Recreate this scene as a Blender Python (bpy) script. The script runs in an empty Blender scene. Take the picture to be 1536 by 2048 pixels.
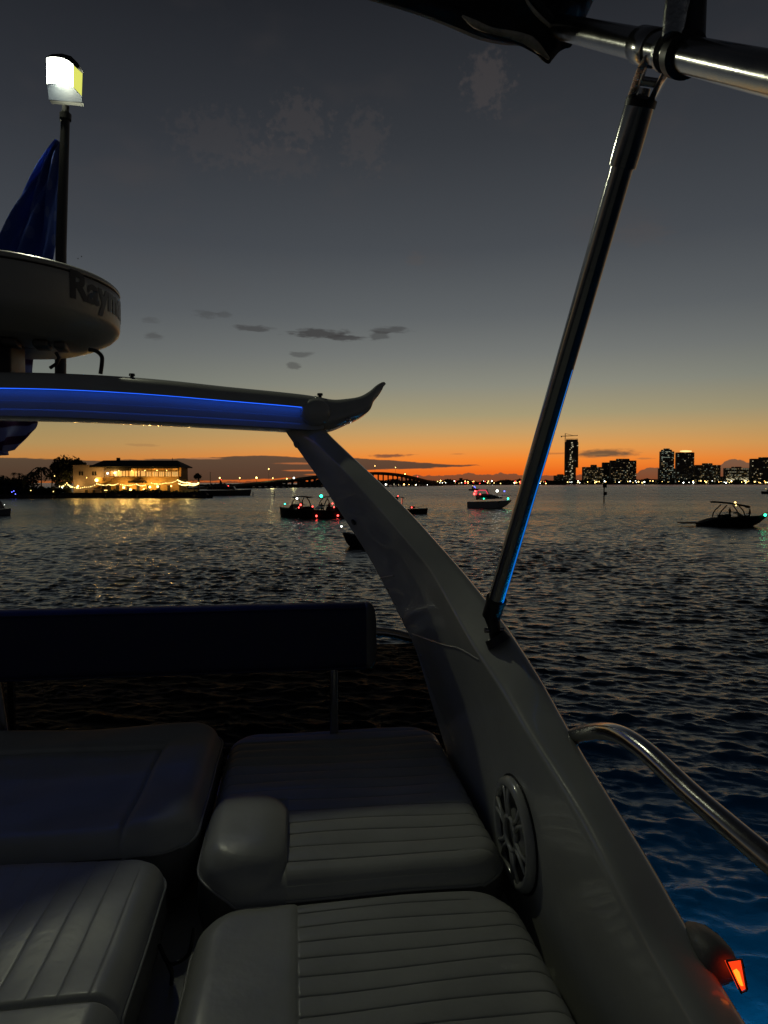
import bpy, bmesh, math, random
import numpy as np
from mathutils import Vector, Matrix
random.seed(7)
rng = np.random.default_rng(11)
SC = bpy.context.scene
COL = SC.collection
PI = math.pi

# ------------------------------------------------------------------ camera
H = 4.6                       # lens above the water
F_PX = 1365.0                 # focal length in pixels of the 1536 x 2048 frame
PITCH = math.atan(58 / F_PX)
cd = bpy.data.cameras.new('camera')
cam = bpy.data.objects.new('camera', cd)
COL.objects.link(cam)
cam.location = (0, 0, H)
cam.rotation_euler = (PI / 2 - PITCH, 0, 0)
cd.sensor_fit = 'VERTICAL'
cd.sensor_height = 36.0
cd.lens = 36.0 * F_PX / 2048
cd.clip_start = 0.05
cd.clip_end = 90000
SC.camera = cam

def ray(px, py):
    a = (px - 768) / F_PX
    b = (1024 - py) / F_PX
    cp, sp = math.cos(PITCH), math.sin(PITCH)
    return Vector((a, cp + b * sp, -sp + b * cp))

def W(px, py, d):
    r = ray(px, py)
    return Vector((0, 0, H)) + r * (d / r.y)

TH = math.radians(7.4)
BU = Vector((math.cos(TH), math.sin(TH), 0))
BA = Vector((-math.sin(TH), math.cos(TH), 0))

def B(u, a, z):               # boat frame: u to the side, a aft, z above the lens
    return BU * u + BA * a + Vector((0, 0, H + z))

def PB(px, py, a=None, z=None, u=None):
    r = ray(px, py)
    if a is not None: t = a / r.dot(BA)
    elif u is not None: t = u / r.dot(BU)
    else: t = z / r.z
    return Vector((0, 0, H)) + r * t

def azel(px, py):
    r = ray(px, py).normalized()
    return math.atan2(r.x, r.y), math.asin(r.z)

def lin(c):
    out = []
    for v in c:
        v /= 255.0
        out.append(v / 12.92 if v <= 0.04045 else ((v + 0.055) / 1.055) ** 2.4)
    return tuple(out)

# ------------------------------------------------------------------ view
SC.view_settings.view_transform = 'Standard'
SC.view_settings.look = 'None'
SC.view_settings.gamma = 1
SC.view_settings.exposure = 0
SC.view_settings.use_curve_mapping = False
SC.render.engine = 'CYCLES'
SC.cycles.use_denoising = True
SC.cycles.max_bounces = 8
SC.cycles.diffuse_bounces = 3
SC.cycles.glossy_bounces = 4
SC.cycles.transmission_bounces = 6
SC.cycles.transparent_max_bounces = 12
SC.cycles.caustics_reflective = False
SC.cycles.caustics_refractive = False
SC.cycles.sample_clamp_indirect = 3.0

# ------------------------------------------------------------------ dusk sky (world)
world = bpy.data.worlds.new('World')
SC.world = world
world.use_nodes = True
wn = world.node_tree
wn.nodes.clear()

class NB:
    """small helper to write node arithmetic"""
    def __init__(s, t): s.t = t
    def n(s, k, **kw):
        x = s.t.nodes.new(k)
        for a, v in kw.items(): setattr(x, a, v)
        return x
    def put(s, sock, v):
        if isinstance(v, bpy.types.NodeSocket): s.t.links.new(v, sock)
        elif v is not None: sock.default_value = v
    def m(s, op, a, b=None, c=None, clamp=False):
        x = s.n('ShaderNodeMath', operation=op, use_clamp=clamp)
        for i, v in enumerate((a, b, c)): s.put(x.inputs[i], v)
        return x.outputs[0]
    def smooth(s, v, lo, hi):
        x = s.n('ShaderNodeMapRange', interpolation_type='SMOOTHSTEP')
        s.put(x.inputs[0], v); x.inputs[1].default_value = lo; x.inputs[2].default_value = hi
        return x.outputs[0]
    def mix(s, f, a, b):
        x = s.n('ShaderNodeMix', data_type='RGBA')
        s.put(x.inputs[0], f); s.put(x.inputs[6], a); s.put(x.inputs[7], b)
        return x.outputs[2]
    def noise(s, vec, scale, detail=4, rough=0.55):
        x = s.n('ShaderNodeTexNoise')
        s.put(x.inputs['Vector'], vec); x.inputs['Scale'].default_value = scale
        x.inputs['Detail'].default_value = detail; x.inputs['Roughness'].default_value = rough
        return x.outputs[0]
    def xyz(s, x_, y_, z_):
        x = s.n('ShaderNodeCombineXYZ')
        s.put(x.inputs[0], x_); s.put(x.inputs[1], y_); s.put(x.inputs[2], z_)
        return x.outputs[0]
    def ramp(s, f, stops):
        x = s.n('ShaderNodeValToRGB')
        s.put(x.inputs[0], f)
        e = x.color_ramp.elements
        while len(e) > 1: e.remove(e[-1])
        e[0].position = stops[0][0]; e[0].color = (*stops[0][1], 1)
        for p, c in stops[1:]:
            k = e.new(p); k.color = (*c, 1)
        return x.outputs[0]
    def curve(s, v, pts, vmin, vmax, ymax):
        """float curve through pts (x, y); x in [vmin, vmax], y in [0, ymax]"""
        f = s.n('ShaderNodeMapRange'); s.put(f.inputs[0], v)
        f.inputs[1].default_value = vmin; f.inputs[2].default_value = vmax
        x = s.n('ShaderNodeFloatCurve')
        s.put(x.inputs['Value'], f.outputs[0])
        c = x.mapping.curves[0]
        pts = sorted(pts)
        c.points[0].location = ((pts[0][0] - vmin) / (vmax - vmin), pts[0][1] / ymax)
        c.points[1].location = ((pts[-1][0] - vmin) / (vmax - vmin), pts[-1][1] / ymax)
        for a, b in pts[1:-1]:
            c.points.new((a - vmin) / (vmax - vmin), b / ymax)
        for p in c.points: p.handle_type = 'VECTOR'
        x.mapping.update()
        return s.m('MULTIPLY', x.outputs[0], ymax)

nb = NB(wn)
tc = nb.n('ShaderNodeTexCoord')
sep = nb.n('ShaderNodeSeparateXYZ')
wn.links.new(tc.outputs['Generated'], sep.inputs[0])
AZ = nb.m('MULTIPLY', nb.m('ARCTAN2', sep.outputs[0], sep.outputs[1]), 180 / PI)      # degrees
EL = nb.m('MULTIPLY', nb.m('ARCSINE', sep.outputs[2]), 180 / PI)
elp = nb.m('POWER', nb.m('DIVIDE', nb.m('MAXIMUM', EL, 0.0), 90.0), 0.5)
def stops(tab):
    return [(math.sqrt(e / 90.0), lin(c)) for e, c in tab]
core = nb.ramp(elp, stops([(0, (204, 84, 28)), (0.9, (236, 106, 30)), (1.9, (246, 134, 46)), (3, (226, 154, 78)),
    (4.2, (198, 158, 102)), (5.6, (166, 153, 117)), (8, (138, 138, 125)), (10.5, (116, 119, 116)), (13.5, (95, 99, 101)),
    (18.5, (72, 76, 81)), (26, (53, 56, 61)), (35, (33, 35, 40)), (50, (22, 24, 28)), (90, (16, 17, 20))]))
side = nb.ramp(elp, stops([(0, (146, 84, 44)), (0.9, (186, 106, 48)), (1.9, (194, 132, 68)), (3, (174, 142, 90)),
    (4.2, (160, 140, 96)), (5.6, (138, 132, 108)), (8, (112, 117, 110)), (10.5, (98, 102, 102)), (13.5, (82, 86, 90)),
    (18.5, (65, 69, 75)), (26, (48, 51, 57)), (35, (30, 32, 37)), (50, (22, 24, 28)), (90, (16, 17, 20))]))
back = nb.ramp(elp, stops([(0, (52, 54, 60)), (6, (48, 51, 57)), (20, (36, 39, 44)), (45, (22, 24, 28)), (90, (14, 15, 18))]))
d_az = nb.m('ABSOLUTE', nb.m('SUBTRACT', AZ, 8.5))
f1 = nb.smooth(d_az, 4.0, 40.0)
f2 = nb.smooth(d_az, 38.0, 130.0)
sky = nb.mix(f2, nb.mix(f1, core, side), back)
# uneven upper air: faint high veil, slightly warm
vv = nb.xyz(nb.m('MULTIPLY', AZ, 0.05), nb.m('MULTIPLY', EL, 0.10), 0.0)
veil = nb.smooth(nb.noise(vv, 1.6, 3, 0.6), 0.50, 0.78)
veil = nb.m('MULTIPLY', veil, nb.smooth(EL, 9, 20))
veil = nb.m('MULTIPLY', veil, 0.16)
sky = nb.mix(veil, sky, (*lin((84, 74, 70)), 1))
# fine noise used to fray cloud edges
fray_v = nb.xyz(nb.m('MULTIPLY', AZ, 0.55), nb.m('MULTIPLY', EL, 2.4), 3.0)
fray = nb.m('SUBTRACT', nb.noise(fray_v, 1.3, 6, 0.62), 0.5)
puff = nb.m('SUBTRACT', nb.noise(nb.xyz(nb.m('MULTIPLY', AZ, 1.5), nb.m('MULTIPLY', EL, 1.7), 9.0), 0.9, 5, 0.6), 0.5)
def deg(p):
    a, e = azel(*p)
    return math.degrees(a), math.degrees(e)
def cloud_band(top, bottom, amp=0.5, soft=0.10):
    t = nb.curve(AZ, [deg(p) for p in top], -32, 32, 6)
    b = nb.curve(AZ, [deg(p) for p in bottom], -32, 32, 6)
    e = nb.m('ADD', EL, nb.m('MULTIPLY', fray, amp))
    up = nb.smooth(nb.m('SUBTRACT', t, e), 0.0, soft)
    dn = nb.smooth(nb.m('SUBTRACT', e, b), 0.0, soft)
    return nb.m('MULTIPLY', up, dn)
bank = cloud_band([(-20, 913), (90, 916), (200, 920), (340, 916), (440, 913), (520, 910), (640, 914), (720, 915), (800, 921), (880, 927), (955, 929), (975, 936), (1540, 955)],
                  [(-20, 963), (400, 963), (560, 958), (640, 953), (700, 944), (760, 940), (820, 939), (880, 936), (955, 932), (975, 936), (1540, 955)], 0.30)
bank_col = nb.ramp(nb.m('DIVIDE', EL, 3.0, clamp=True), [(0, lin((66, 54, 42))), (0.5, lin((72, 62, 52))), (1, lin((84, 70, 58)))])
sky = nb.mix(nb.m('MULTIPLY', bank, 0.94), sky, bank_col)
# orange slits low in the bank
def streak(cx, cy, hw, hh, strength, col, amp=1.0, src=None):
    global sky
    a0, e0 = deg((cx, cy))
    wa = hw / F_PX * 180 / PI; we = hh / F_PX * 180 / PI
    dx = nb.m('DIVIDE', nb.m('SUBTRACT', AZ, a0), wa)
    dy = nb.m('DIVIDE', nb.m('SUBTRACT', EL, e0), we)
    r = nb.m('SQRT', nb.m('ADD', nb.m('MULTIPLY', dx, dx), nb.m('MULTIPLY', dy, dy)))
    r = nb.m('SUBTRACT', r, nb.m('MULTIPLY', fray if src is None else src, 2.6 * amp))
    sky = nb.mix(nb.m('MULTIPLY', nb.m('SUBTRACT', 1.0, nb.smooth(r, 0.45, 1.15)), strength), sky, (*lin(col), 1))
streak(600, 927, 52, 2.2, 0.85, (176, 104, 62), 0.5)
streak(612, 941, 54, 1.8, 0.85, (206, 112, 56), 0.5)
streak(640, 949, 34, 2.0, 0.85, (196, 104, 48), 0.5)
streak(405, 917, 40, 2.0, 0.7, (196, 130, 80), 0.6)
streak(778, 911, 45, 4.0, 0.85, (112, 74, 58))
streak(915, 908, 20, 1.6, 0.5, (150, 92, 60))
streak(1210, 907, 62, 8.5, 0.92, (96, 78, 60), 0.55)
streak(1198, 909, 22, 2.2, 0.5, (150, 110, 70), 0.6)
streak(1290, 917, 22, 2.0, 0.5, (140, 100, 66))
streak(1112, 907, 26, 1.8, 0.5, (160, 96, 56))
streak(285, 890, 30, 3.0, 0.35, (150, 112, 74))
# small grey clouds of the middle sky
for (cx, cy, hw, hh, st) in ((508, 657, 42, 6, .75), (640, 667, 62, 10, .95), (690, 676, 46, 7, .9), (780, 660, 42, 7, .7), (762, 672, 26, 9, .6),
                             (410, 628, 24, 8, .45), (450, 629, 16, 6, .4), (300, 640, 18, 6, .35), (308, 672, 18, 7, .5),
                             (604, 709, 24, 6, .55), (588, 732, 14, 8, .55), (832, 518, 22, 12, .18), (1280, 470, 60, 20, .14)):
    streak(cx, cy, hw, hh, st * 0.9, (62, 61, 61) if cy > 600 else (92, 80, 72), 0.9)
for (cx, cy, hw, hh, st) in ((975, 165, 42, 48, .34), (600, 245, 60, 40, .24), (730, 280, 45, 50, .2), (440, 280, 90, 45, .16), (560, 320, 80, 30, .12)):
    streak(cx, cy, hw, hh, st * .7, (90, 80, 76), 1.2, src=puff)
# low cumulus along the right horizon
low = nb.curve(AZ, [deg(p) for p in ((-20, 966), (780, 960), (830, 949), (880, 951), (940, 946), (975, 950), (1000, 945), (1060, 951), (1170, 948), (1230, 950),
     (1275, 946), (1290, 936), (1320, 934), (1360, 942), (1430, 940), (1446, 924), (1462, 917), (1480, 920), (1500, 924), (1540, 930))], -32, 32, 6)
lo = nb.smooth(nb.m('SUBTRACT', low, nb.m('ADD', EL, nb.m('MULTIPLY', puff, 0.55))), 0.0, 0.07)
low_col = nb.ramp(nb.m('DIVIDE', EL, 2.0, clamp=True), [(0, lin((112, 62, 38))), (0.5, lin((100, 76, 58))), (1, lin((86, 82, 74)))])
sky = nb.mix(nb.m('MULTIPLY', lo, 0.88), sky, low_col)
bg = nb.n('ShaderNodeBackground')
wn.links.new(sky, bg.inputs[0]); bg.inputs[1].default_value = 1.0
wo = nb.n('ShaderNodeOutputWorld')
wn.links.new(bg.outputs[0], wo.inputs[0])
world.cycles.sampling_method = 'AUTOMATIC'

# ------------------------------------------------------------------ materials
def mat(name, col, rough=0.5, metal=0.0, var=0.15, vscale=6.0, bump=0.0, bscale=40.0, coat=0.0, emit=None, estr=0.0, spec=0.5, sample=True):
    m = bpy.data.materials.new(name); m.use_nodes = True
    t = m.node_tree; p = t.nodes['Principled BSDF']; k = NB(t)
    g = k.n('ShaderNodeTexCoord').outputs['Object']
    nz = k.noise(g, vscale, 5, 0.6)
    c1 = tuple(v * (1 - var) for v in col); c2 = tuple(min(1, v * (1 + var)) for v in col)
    t.links.new(k.ramp(nz, [(0.3, c1), (0.7, c2)]), p.inputs['Base Color'])
    p.inputs['Metallic'].default_value = metal
    rr = k.n('ShaderNodeMapRange'); t.links.new(nz, rr.inputs[0])
    rr.inputs[1].default_value = 0.3; rr.inputs[2].default_value = 0.7
    rr.inputs[3].default_value = rough * 0.85; rr.inputs[4].default_value = min(1, rough * 1.2)
    t.links.new(rr.outputs[0], p.inputs['Roughness'])
    p.inputs['Specular IOR Level'].default_value = spec
    p.inputs['Coat Weight'].default_value = coat
    if bump:
        b = k.n('ShaderNodeBump'); b.inputs['Strength'].default_value = 1.0; b.inputs['Distance'].default_value = bump
        t.links.new(k.noise(g, bscale, 4, 0.6), b.inputs['Height'])
        t.links.new(b.outputs[0], p.inputs['Normal'])
    if emit:
        p.inputs['Emission Color'].default_value = (*emit, 1)
        p.inputs['Emission Strength'].default_value = estr
        if not sample: m.cycles.emission_sampling = 'NONE'
    return m

M = {}
M['gel'] = mat('white_gelcoat', (0.44, 0.45, 0.41), 0.22, var=0.07, vscale=5, bump=0.0005, bscale=22, coat=0.4)
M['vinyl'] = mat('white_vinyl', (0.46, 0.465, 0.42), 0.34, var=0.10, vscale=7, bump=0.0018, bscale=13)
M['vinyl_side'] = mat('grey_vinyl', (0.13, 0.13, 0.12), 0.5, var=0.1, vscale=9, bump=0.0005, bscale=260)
M['pipe'] = mat('vinyl_piping', (0.40, 0.40, 0.37), 0.4, var=0.05)
M['navy'] = mat('navy_canvas', (0.010, 0.014, 0.055), 0.6, var=0.2, vscale=20, bump=0.0008, bscale=300)
M['black'] = mat('black_plastic', (0.012, 0.012, 0.013), 0.45, var=0.2)
M['canvas'] = mat('black_canvas', (0.010, 0.011, 0.010), 0.75, var=0.3, vscale=30, bump=0.002, bscale=120)
M['clear'] = mat('rolled_clear_vinyl', (0.55, 0.50, 0.38), 0.18, var=0.3, vscale=60, bump=0.004, bscale=60)
M['chrome'] = mat('stainless_steel', (0.36, 0.355, 0.34), 0.19, metal=1.0, var=0.05, vscale=30, bump=0.0002, bscale=90)
M['dchrome'] = mat('tarnished_steel', (0.30, 0.30, 0.29), 0.25, metal=1.0, var=0.2, vscale=60, bump=0.0012, bscale=150)
M['dome'] = mat('radar_dome_white', (0.34, 0.35, 0.32), 0.3, var=0.06, vscale=4, bump=0.0004)
M['ink'] = mat('lettering_ink', (0.012, 0.012, 0.014), 0.4, var=0.1)
M['base'] = mat('moulded_base', (0.72, 0.73, 0.64), 0.4, var=0.08, bump=0.0008, bscale=200)
M['led'] = mat('blue_led', (0.05, 0.1, 0.5), 0.4, emit=(0.015, 0.11, 0.92), estr=2.0)
M['strut_glint'] = mat('blue_reflection_glow', (0.05, 0.1, 0.5), 0.4, emit=(0.004, 0.19, 0.80), estr=0.7, sample=False)  # emission stands in for the blue reflection along the strut
M['lamp'] = mat('white_lamp', (0.8, 0.8, 0.8), 0.4, emit=(0.95, 1.0, 0.84), estr=9.0)
M['lamp_side'] = mat('lamp_side_lens', (0.6, 0.6, 0.3), 0.3, emit=(0.72, 0.74, 0.13), estr=1.0)
M['lamp_base'] = mat('lamp_base_lens', (0.03, 0.035, 0.045), 0.3, emit=(0.18, 0.22, 0.26), estr=0.3)
M['sidelight'] = mat('red_side_lens', (0.5, 0.02, 0.01), 0.3, emit=(1.0, 0.045, 0.006), estr=1.25)
M['sidebulb'] = mat('orange_bulb', (0.9, 0.4, 0.1), 0.3, emit=(1.0, 0.16, 0.01), estr=3.0)

def glass_tint(name, tint, gloss=0.06, rough=0.03):
    m = bpy.data.materials.new(name); m.use_nodes = True
    t = m.node_tree; t.nodes.clear(); k = NB(t)
    tr = k.n('ShaderNodeBsdfTransparent'); tr.inputs[0].default_value = (*tint, 1)
    gl = k.n('ShaderNodeBsdfGlossy'); gl.inputs['Roughness'].default_value = rough
    fr = k.n('ShaderNodeFresnel'); fr.inputs[0].default_value = 1.45
    mx = k.n('ShaderNodeMixShader'); o = k.n('ShaderNodeOutputMaterial')
    t.links.new(k.m('MULTIPLY', fr.outputs[0], 0.8), mx.inputs[0])
    t.links.new(tr.outputs[0], mx.inputs[1]); t.links.new(gl.outputs[0], mx.inputs[2]); t.links.new(mx.outputs[0], o.inputs[0])
    return m
M['smoked'] = glass_tint('smoked_acrylic', (0.33, 0.29, 0.26))
M['glass'] = glass_tint('boat_glass', (0.5, 0.5, 0.5))

def water_material():
    m = bpy.data.materials.new('sea_water'); m.use_nodes = True
    t = m.node_tree; t.nodes.clear(); k = NB(t)
    pos = k.n('ShaderNodeNewGeometry').outputs['Position']
    sp = k.n('ShaderNodeSeparateXYZ'); t.links.new(pos, sp.inputs[0])
    dist = k.m('SQRT', k.m('ADD', k.m('MULTIPLY', sp.outputs[0], sp.outputs[0]), k.m('MULTIPLY', sp.outputs[1], sp.outputs[1])))
    v1 = k.xyz(k.m('MULTIPLY', sp.outputs[0], 0.7), sp.outputs[1], 0.0)
    v2 = k.xyz(sp.outputs[0], k.m('MULTIPLY', sp.outputs[1], 0.45), 0.0)
    fine = k.noise(v1, 5.5, 4, 0.6)
    calm = k.m('ADD', 0.35, k.m('MULTIPLY', k.noise(k.xyz(k.m('MULTIPLY', sp.outputs[0], 0.008), k.m('MULTIPLY', sp.outputs[1], 0.045), 4.0), 1.0, 4, 0.6), 1.3))
    coarse = k.noise(v2, 1.7, 5, 0.66)
    h = k.m('ADD', k.m('MULTIPLY', fine, 0.022), k.m('MULTIPLY', k.m('MULTIPLY', k.m('MULTIPLY', coarse, calm), k.smooth(dist, 20, 110)), 0.27))
    bp = k.n('ShaderNodeBump'); bp.inputs['Strength'].default_value = 1.0; bp.inputs['Distance'].default_value = 1.0
    t.links.new(h, bp.inputs['Height'])
    gl = k.n('ShaderNodeBsdfGlossy')
    patch = k.noise(k.xyz(k.m('MULTIPLY', sp.outputs[0], 0.012), k.m('MULTIPLY', sp.outputs[1], 0.03), 0.0), 1.0, 3, 0.5)
    rr = k.m('ADD', 0.11, k.m('MULTIPLY', k.smooth(dist, 15, 300), 0.17))
    rr = k.m('ADD', rr, k.m('MULTIPLY', k.m('SUBTRACT', patch, 0.5), 0.12))
    t.links.new(k.m('MAXIMUM', rr, 0.06), gl.inputs['Roughness'])
    gl.inputs[0].default_value = (0.93, 0.98, 1.0, 1)
    rf = k.n('ShaderNodeBsdfRefraction'); rf.inputs['IOR'].default_value = 1.33; rf.inputs['Roughness'].default_value = 0.1
    rf.inputs[0].default_value = (0.75, 0.9, 0.95, 1)
    fr = k.n('ShaderNodeFresnel'); fr.inputs[0].default_value = 1.33
    for n_ in (gl, rf, fr): t.links.new(bp.outputs[0], n_.inputs['Normal'])
    mx = k.n('ShaderNodeMixShader'); o = k.n('ShaderNodeOutputMaterial')
    t.links.new(fr.outputs[0], mx.inputs[0]); t.links.new(rf.outputs[0], mx.inputs[1]); t.links.new(gl.outputs[0], mx.inputs[2])
    t.links.new(mx.outputs[0], o.inputs[0])
    return m
M['water'] = water_material()
M['bed'] = mat('murky_bed', (0.06, 0.11, 0.13), 1.0, var=0.2, vscale=0.6, spec=0.0)

# ------------------------------------------------------------------ object helpers
def link(name, me, m=None, parent=None, smooth=True):
    o = bpy.data.objects.new(name, me)
    COL.objects.link(o)
    if m is not None and not me.materials: me.materials.append(m)
    if smooth and len(me.polygons): me.polygons.foreach_set('use_smooth', [True] * len(me.polygons))
    if parent is not None: o.parent = parent
    return o

def tag(o, label=None, cat=None, group=None, kind=None):
    if label: o['label'] = label
    if cat: o['category'] = cat
    if group: o['group'] = group
    if kind: o['kind'] = kind
    return o

def thing(name, label, cat, loc, rz=0.0, group=None):
    o = bpy.data.objects.new(name, None); COL.objects.link(o)
    o.location = loc; o.rotation_euler = (0, 0, rz); o.empty_display_size = 0.1
    return tag(o, label, cat, group)

def pym(name, vs, fs, m, parent=None, smooth=True, off=None, auto=None):
    """mesh from world points; stored relative to the parent's (or own) base point"""
    base = Vector(off) if off is not None else (parent_base(parent) if parent is not None else Vector((0, 0, 0)))
    me = bpy.data.meshes.new(name)
    me.from_pydata([tuple(Vector(v) - base) for v in vs], [], fs)
    me.validate()
    bm = bmesh.new(); bm.from_mesh(me)
    bmesh.ops.recalc_face_normals(bm, faces=bm.faces)
    bm.to_mesh(me); bm.free()
    o = link(name, me, m, parent, smooth)
    if smooth and auto: me.set_sharp_from_angle(angle=math.radians(auto))
    if parent is None: o.location = base
    return o

def parent_base(p):
    b = Vector((0, 0, 0))
    while p is not None:
        b += Vector(p.location); p = p.parent
    return b

def cat_rom(pts, n):
    P = [Vector(p) for p in pts]
    P = [P[0] * 2 - P[1]] + P + [P[-1] * 2 - P[-2]]
    out = []
    for i in range(1, len(P) - 2):
        p0, p1, p2, p3 = P[i - 1:i + 3]
        for j in range(n):
            t = j / n
            out.append(0.5 * ((2 * p1) + (p2 - p0) * t + (2 * p0 - 5 * p1 + 4 * p2 - p3) * t * t + (3 * p1 - p0 - 3 * p2 + p3) * t ** 3))
    out.append(P[-2].copy())
    return out

def sweep(pts, rads, seg=16, caps=True):
    """tube along points; returns verts, faces"""
    P = [Vector(p) for p in pts]
    if not hasattr(rads, '__len__'): rads = [rads] * len(P)
    vs, fs = [], []
    tprev = None; nrm = None
    for i, p in enumerate(P):
        t = (P[min(i + 1, len(P) - 1)] - P[max(i - 1, 0)]).normalized()
        if nrm is None:
            ref = Vector((0, 0, 1)) if abs(t.z) < 0.9 else Vector((1, 0, 0))
            nrm = ref.cross(t).normalized()
        else:
            nrm = (nrm - t * nrm.dot(t)).normalized()
        b = t.cross(nrm)
        for k in range(seg):
            a = 2 * PI * k / seg
            vs.append(p + (nrm * math.cos(a) + b * math.sin(a)) * rads[i])
    for i in range(len(P) - 1):
        for k in range(seg):
            a, b2 = i * seg + k, i * seg + (k + 1) % seg
            fs.append((a, b2, b2 + seg, a + seg))
    if caps:
        fs.append(tuple(range(seg))[::-1])
        fs.append(tuple(range((len(P) - 1) * seg, len(P) * seg)))
    return vs, fs

def tube(name, pts, r, m, parent=None, seg=16, smooth_n=0, off=None):
    if smooth_n: 
        k = len(pts)
        if hasattr(r, '__len__'):
            rr = []
            for i in range(k - 1):
                rr += [r[i] + (r[i + 1] - r[i]) * j / smooth_n for j in range(smooth_n)]
            r = rr + [r[-1]]
        pts = cat_rom(pts, smooth_n)
    vs, fs = sweep(pts, r, seg)
    return pym(name, vs, fs, m, parent, off=off, auto=50)

def rings(rl, closed_ring=True, caps=True):
    n = len(rl[0]); vs = [v for r in rl for v in r]; fs = []
    for i in range(len(rl) - 1):
        for k in range(n if closed_ring else n - 1):
            a, b = i * n + k, i * n + (k + 1) % n
            fs.append((a, b, b + n, a + n))
    if caps:
        fs.append(tuple(range(n))); fs.append(tuple(range((len(rl) - 1) * n, len(rl) * n))[::-1])
    return vs, fs

def rounded(poly, radii, n=5, sub=2):
    """3-D polygon with its corners rounded; same point count for every call"""
    out = []; k = len(poly)
    P = [Vector(p) for p in poly]
    ends = []
    for i in range(k):
        p, a, b = P[i], P[i - 1], P[(i + 1) % k]
        r = radii[i]
        ra = min(r, (a - p).length * 0.45); rb = min(r, (b - p).length * 0.45)
        s = p + (a - p).normalized() * ra; e = p + (b - p).normalized() * rb
        ends.append((s, p, e))
    for i in range(k):
        s, p, e = ends[i]
        for j in range(n + 1):
            t = j / n
            out.append(s * (1 - t) ** 2 + p * 2 * t * (1 - t) + e * t * t)
        s2 = ends[(i + 1) % k][0]
        for j in range(1, sub + 1):
            out.append(e.lerp(s2, j / (sub + 1)))
    return out

def box_vf(c, sx, sy, sz, rz=0.0):
    c = Vector(c); R = Matrix.Rotation(rz, 3, 'Z'); vs = []
    for x in (-1, 1):
        for y in (-1, 1):
            for z in (-1, 1):
                vs.append(c + R @ Vector((x * sx / 2, y * sy / 2, z * sz / 2)))
    return vs, [(0, 1, 3, 2), (4, 6, 7, 5), (0, 4, 5, 1), (2, 3, 7, 6), (0, 2, 6, 4), (1, 5, 7, 3)]

def merge(parts):
    vs, fs = [], []
    for v, f in parts:
        o = len(vs); vs += list(v); fs += [tuple(i + o for i in q) for q in f]
    return vs, fs

def box(name, c, sx, sy, sz, m, parent=None, rz=0.0, bevel=0.0):
    vs, fs = box_vf(c, sx, sy, sz, rz)
    o = pym(name, vs, fs, m, parent, smooth=False, off=None if parent is not None else c)
    if bevel:
        bm = bmesh.new(); bm.from_mesh(o.data)
        bmesh.ops.bevel(bm, geom=list(bm.edges), offset=bevel, segments=3, affect='EDGES', profile=0.5)
        bm.to_mesh(o.data); bm.free()
        o.data.polygons.foreach_set('use_smooth', [True] * len(o.data.polygons))
        o.data.set_sharp_from_angle(angle=math.radians(40))
    return o

def lathe_vf(c, prof, seg=64):
    c = Vector(c); vs, fs = [], []
    for r, z in prof:
        for k in range(seg):
            a = 2 * PI * k / seg
            vs.append(c + Vector((r * math.cos(a), r * math.sin(a), z)))
    for i in range(len(prof) - 1):
        for k in range(seg):
            a, b = i * seg + k, i * seg + (k + 1) % seg
            fs.append((a, b, b + seg, a + seg))
    return vs, fs

_sph = {}
def sphere_mesh(r, m, key):
    if key not in _sph:
        me = bpy.data.meshes.new('ball')
        bm = bmesh.new(); bmesh.ops.create_icosphere(bm, subdivisions=2, radius=r); bm.to_mesh(me); bm.free()
        me.materials.append(m); me.polygons.foreach_set('use_smooth', [True] * len(me.polygons))
        _sph[key] = me
    return _sph[key]
def glow(name, p, r, mkey, parent=None):
    o = bpy.data.objects.new(name, sphere_mesh(r, M[mkey], (round(r, 3), mkey)))
    COL.objects.link(o)
    if parent is not None: o.parent = parent; o.location = Vector(p) - parent_base(parent)
    else: o.location = p
    return o

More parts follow.
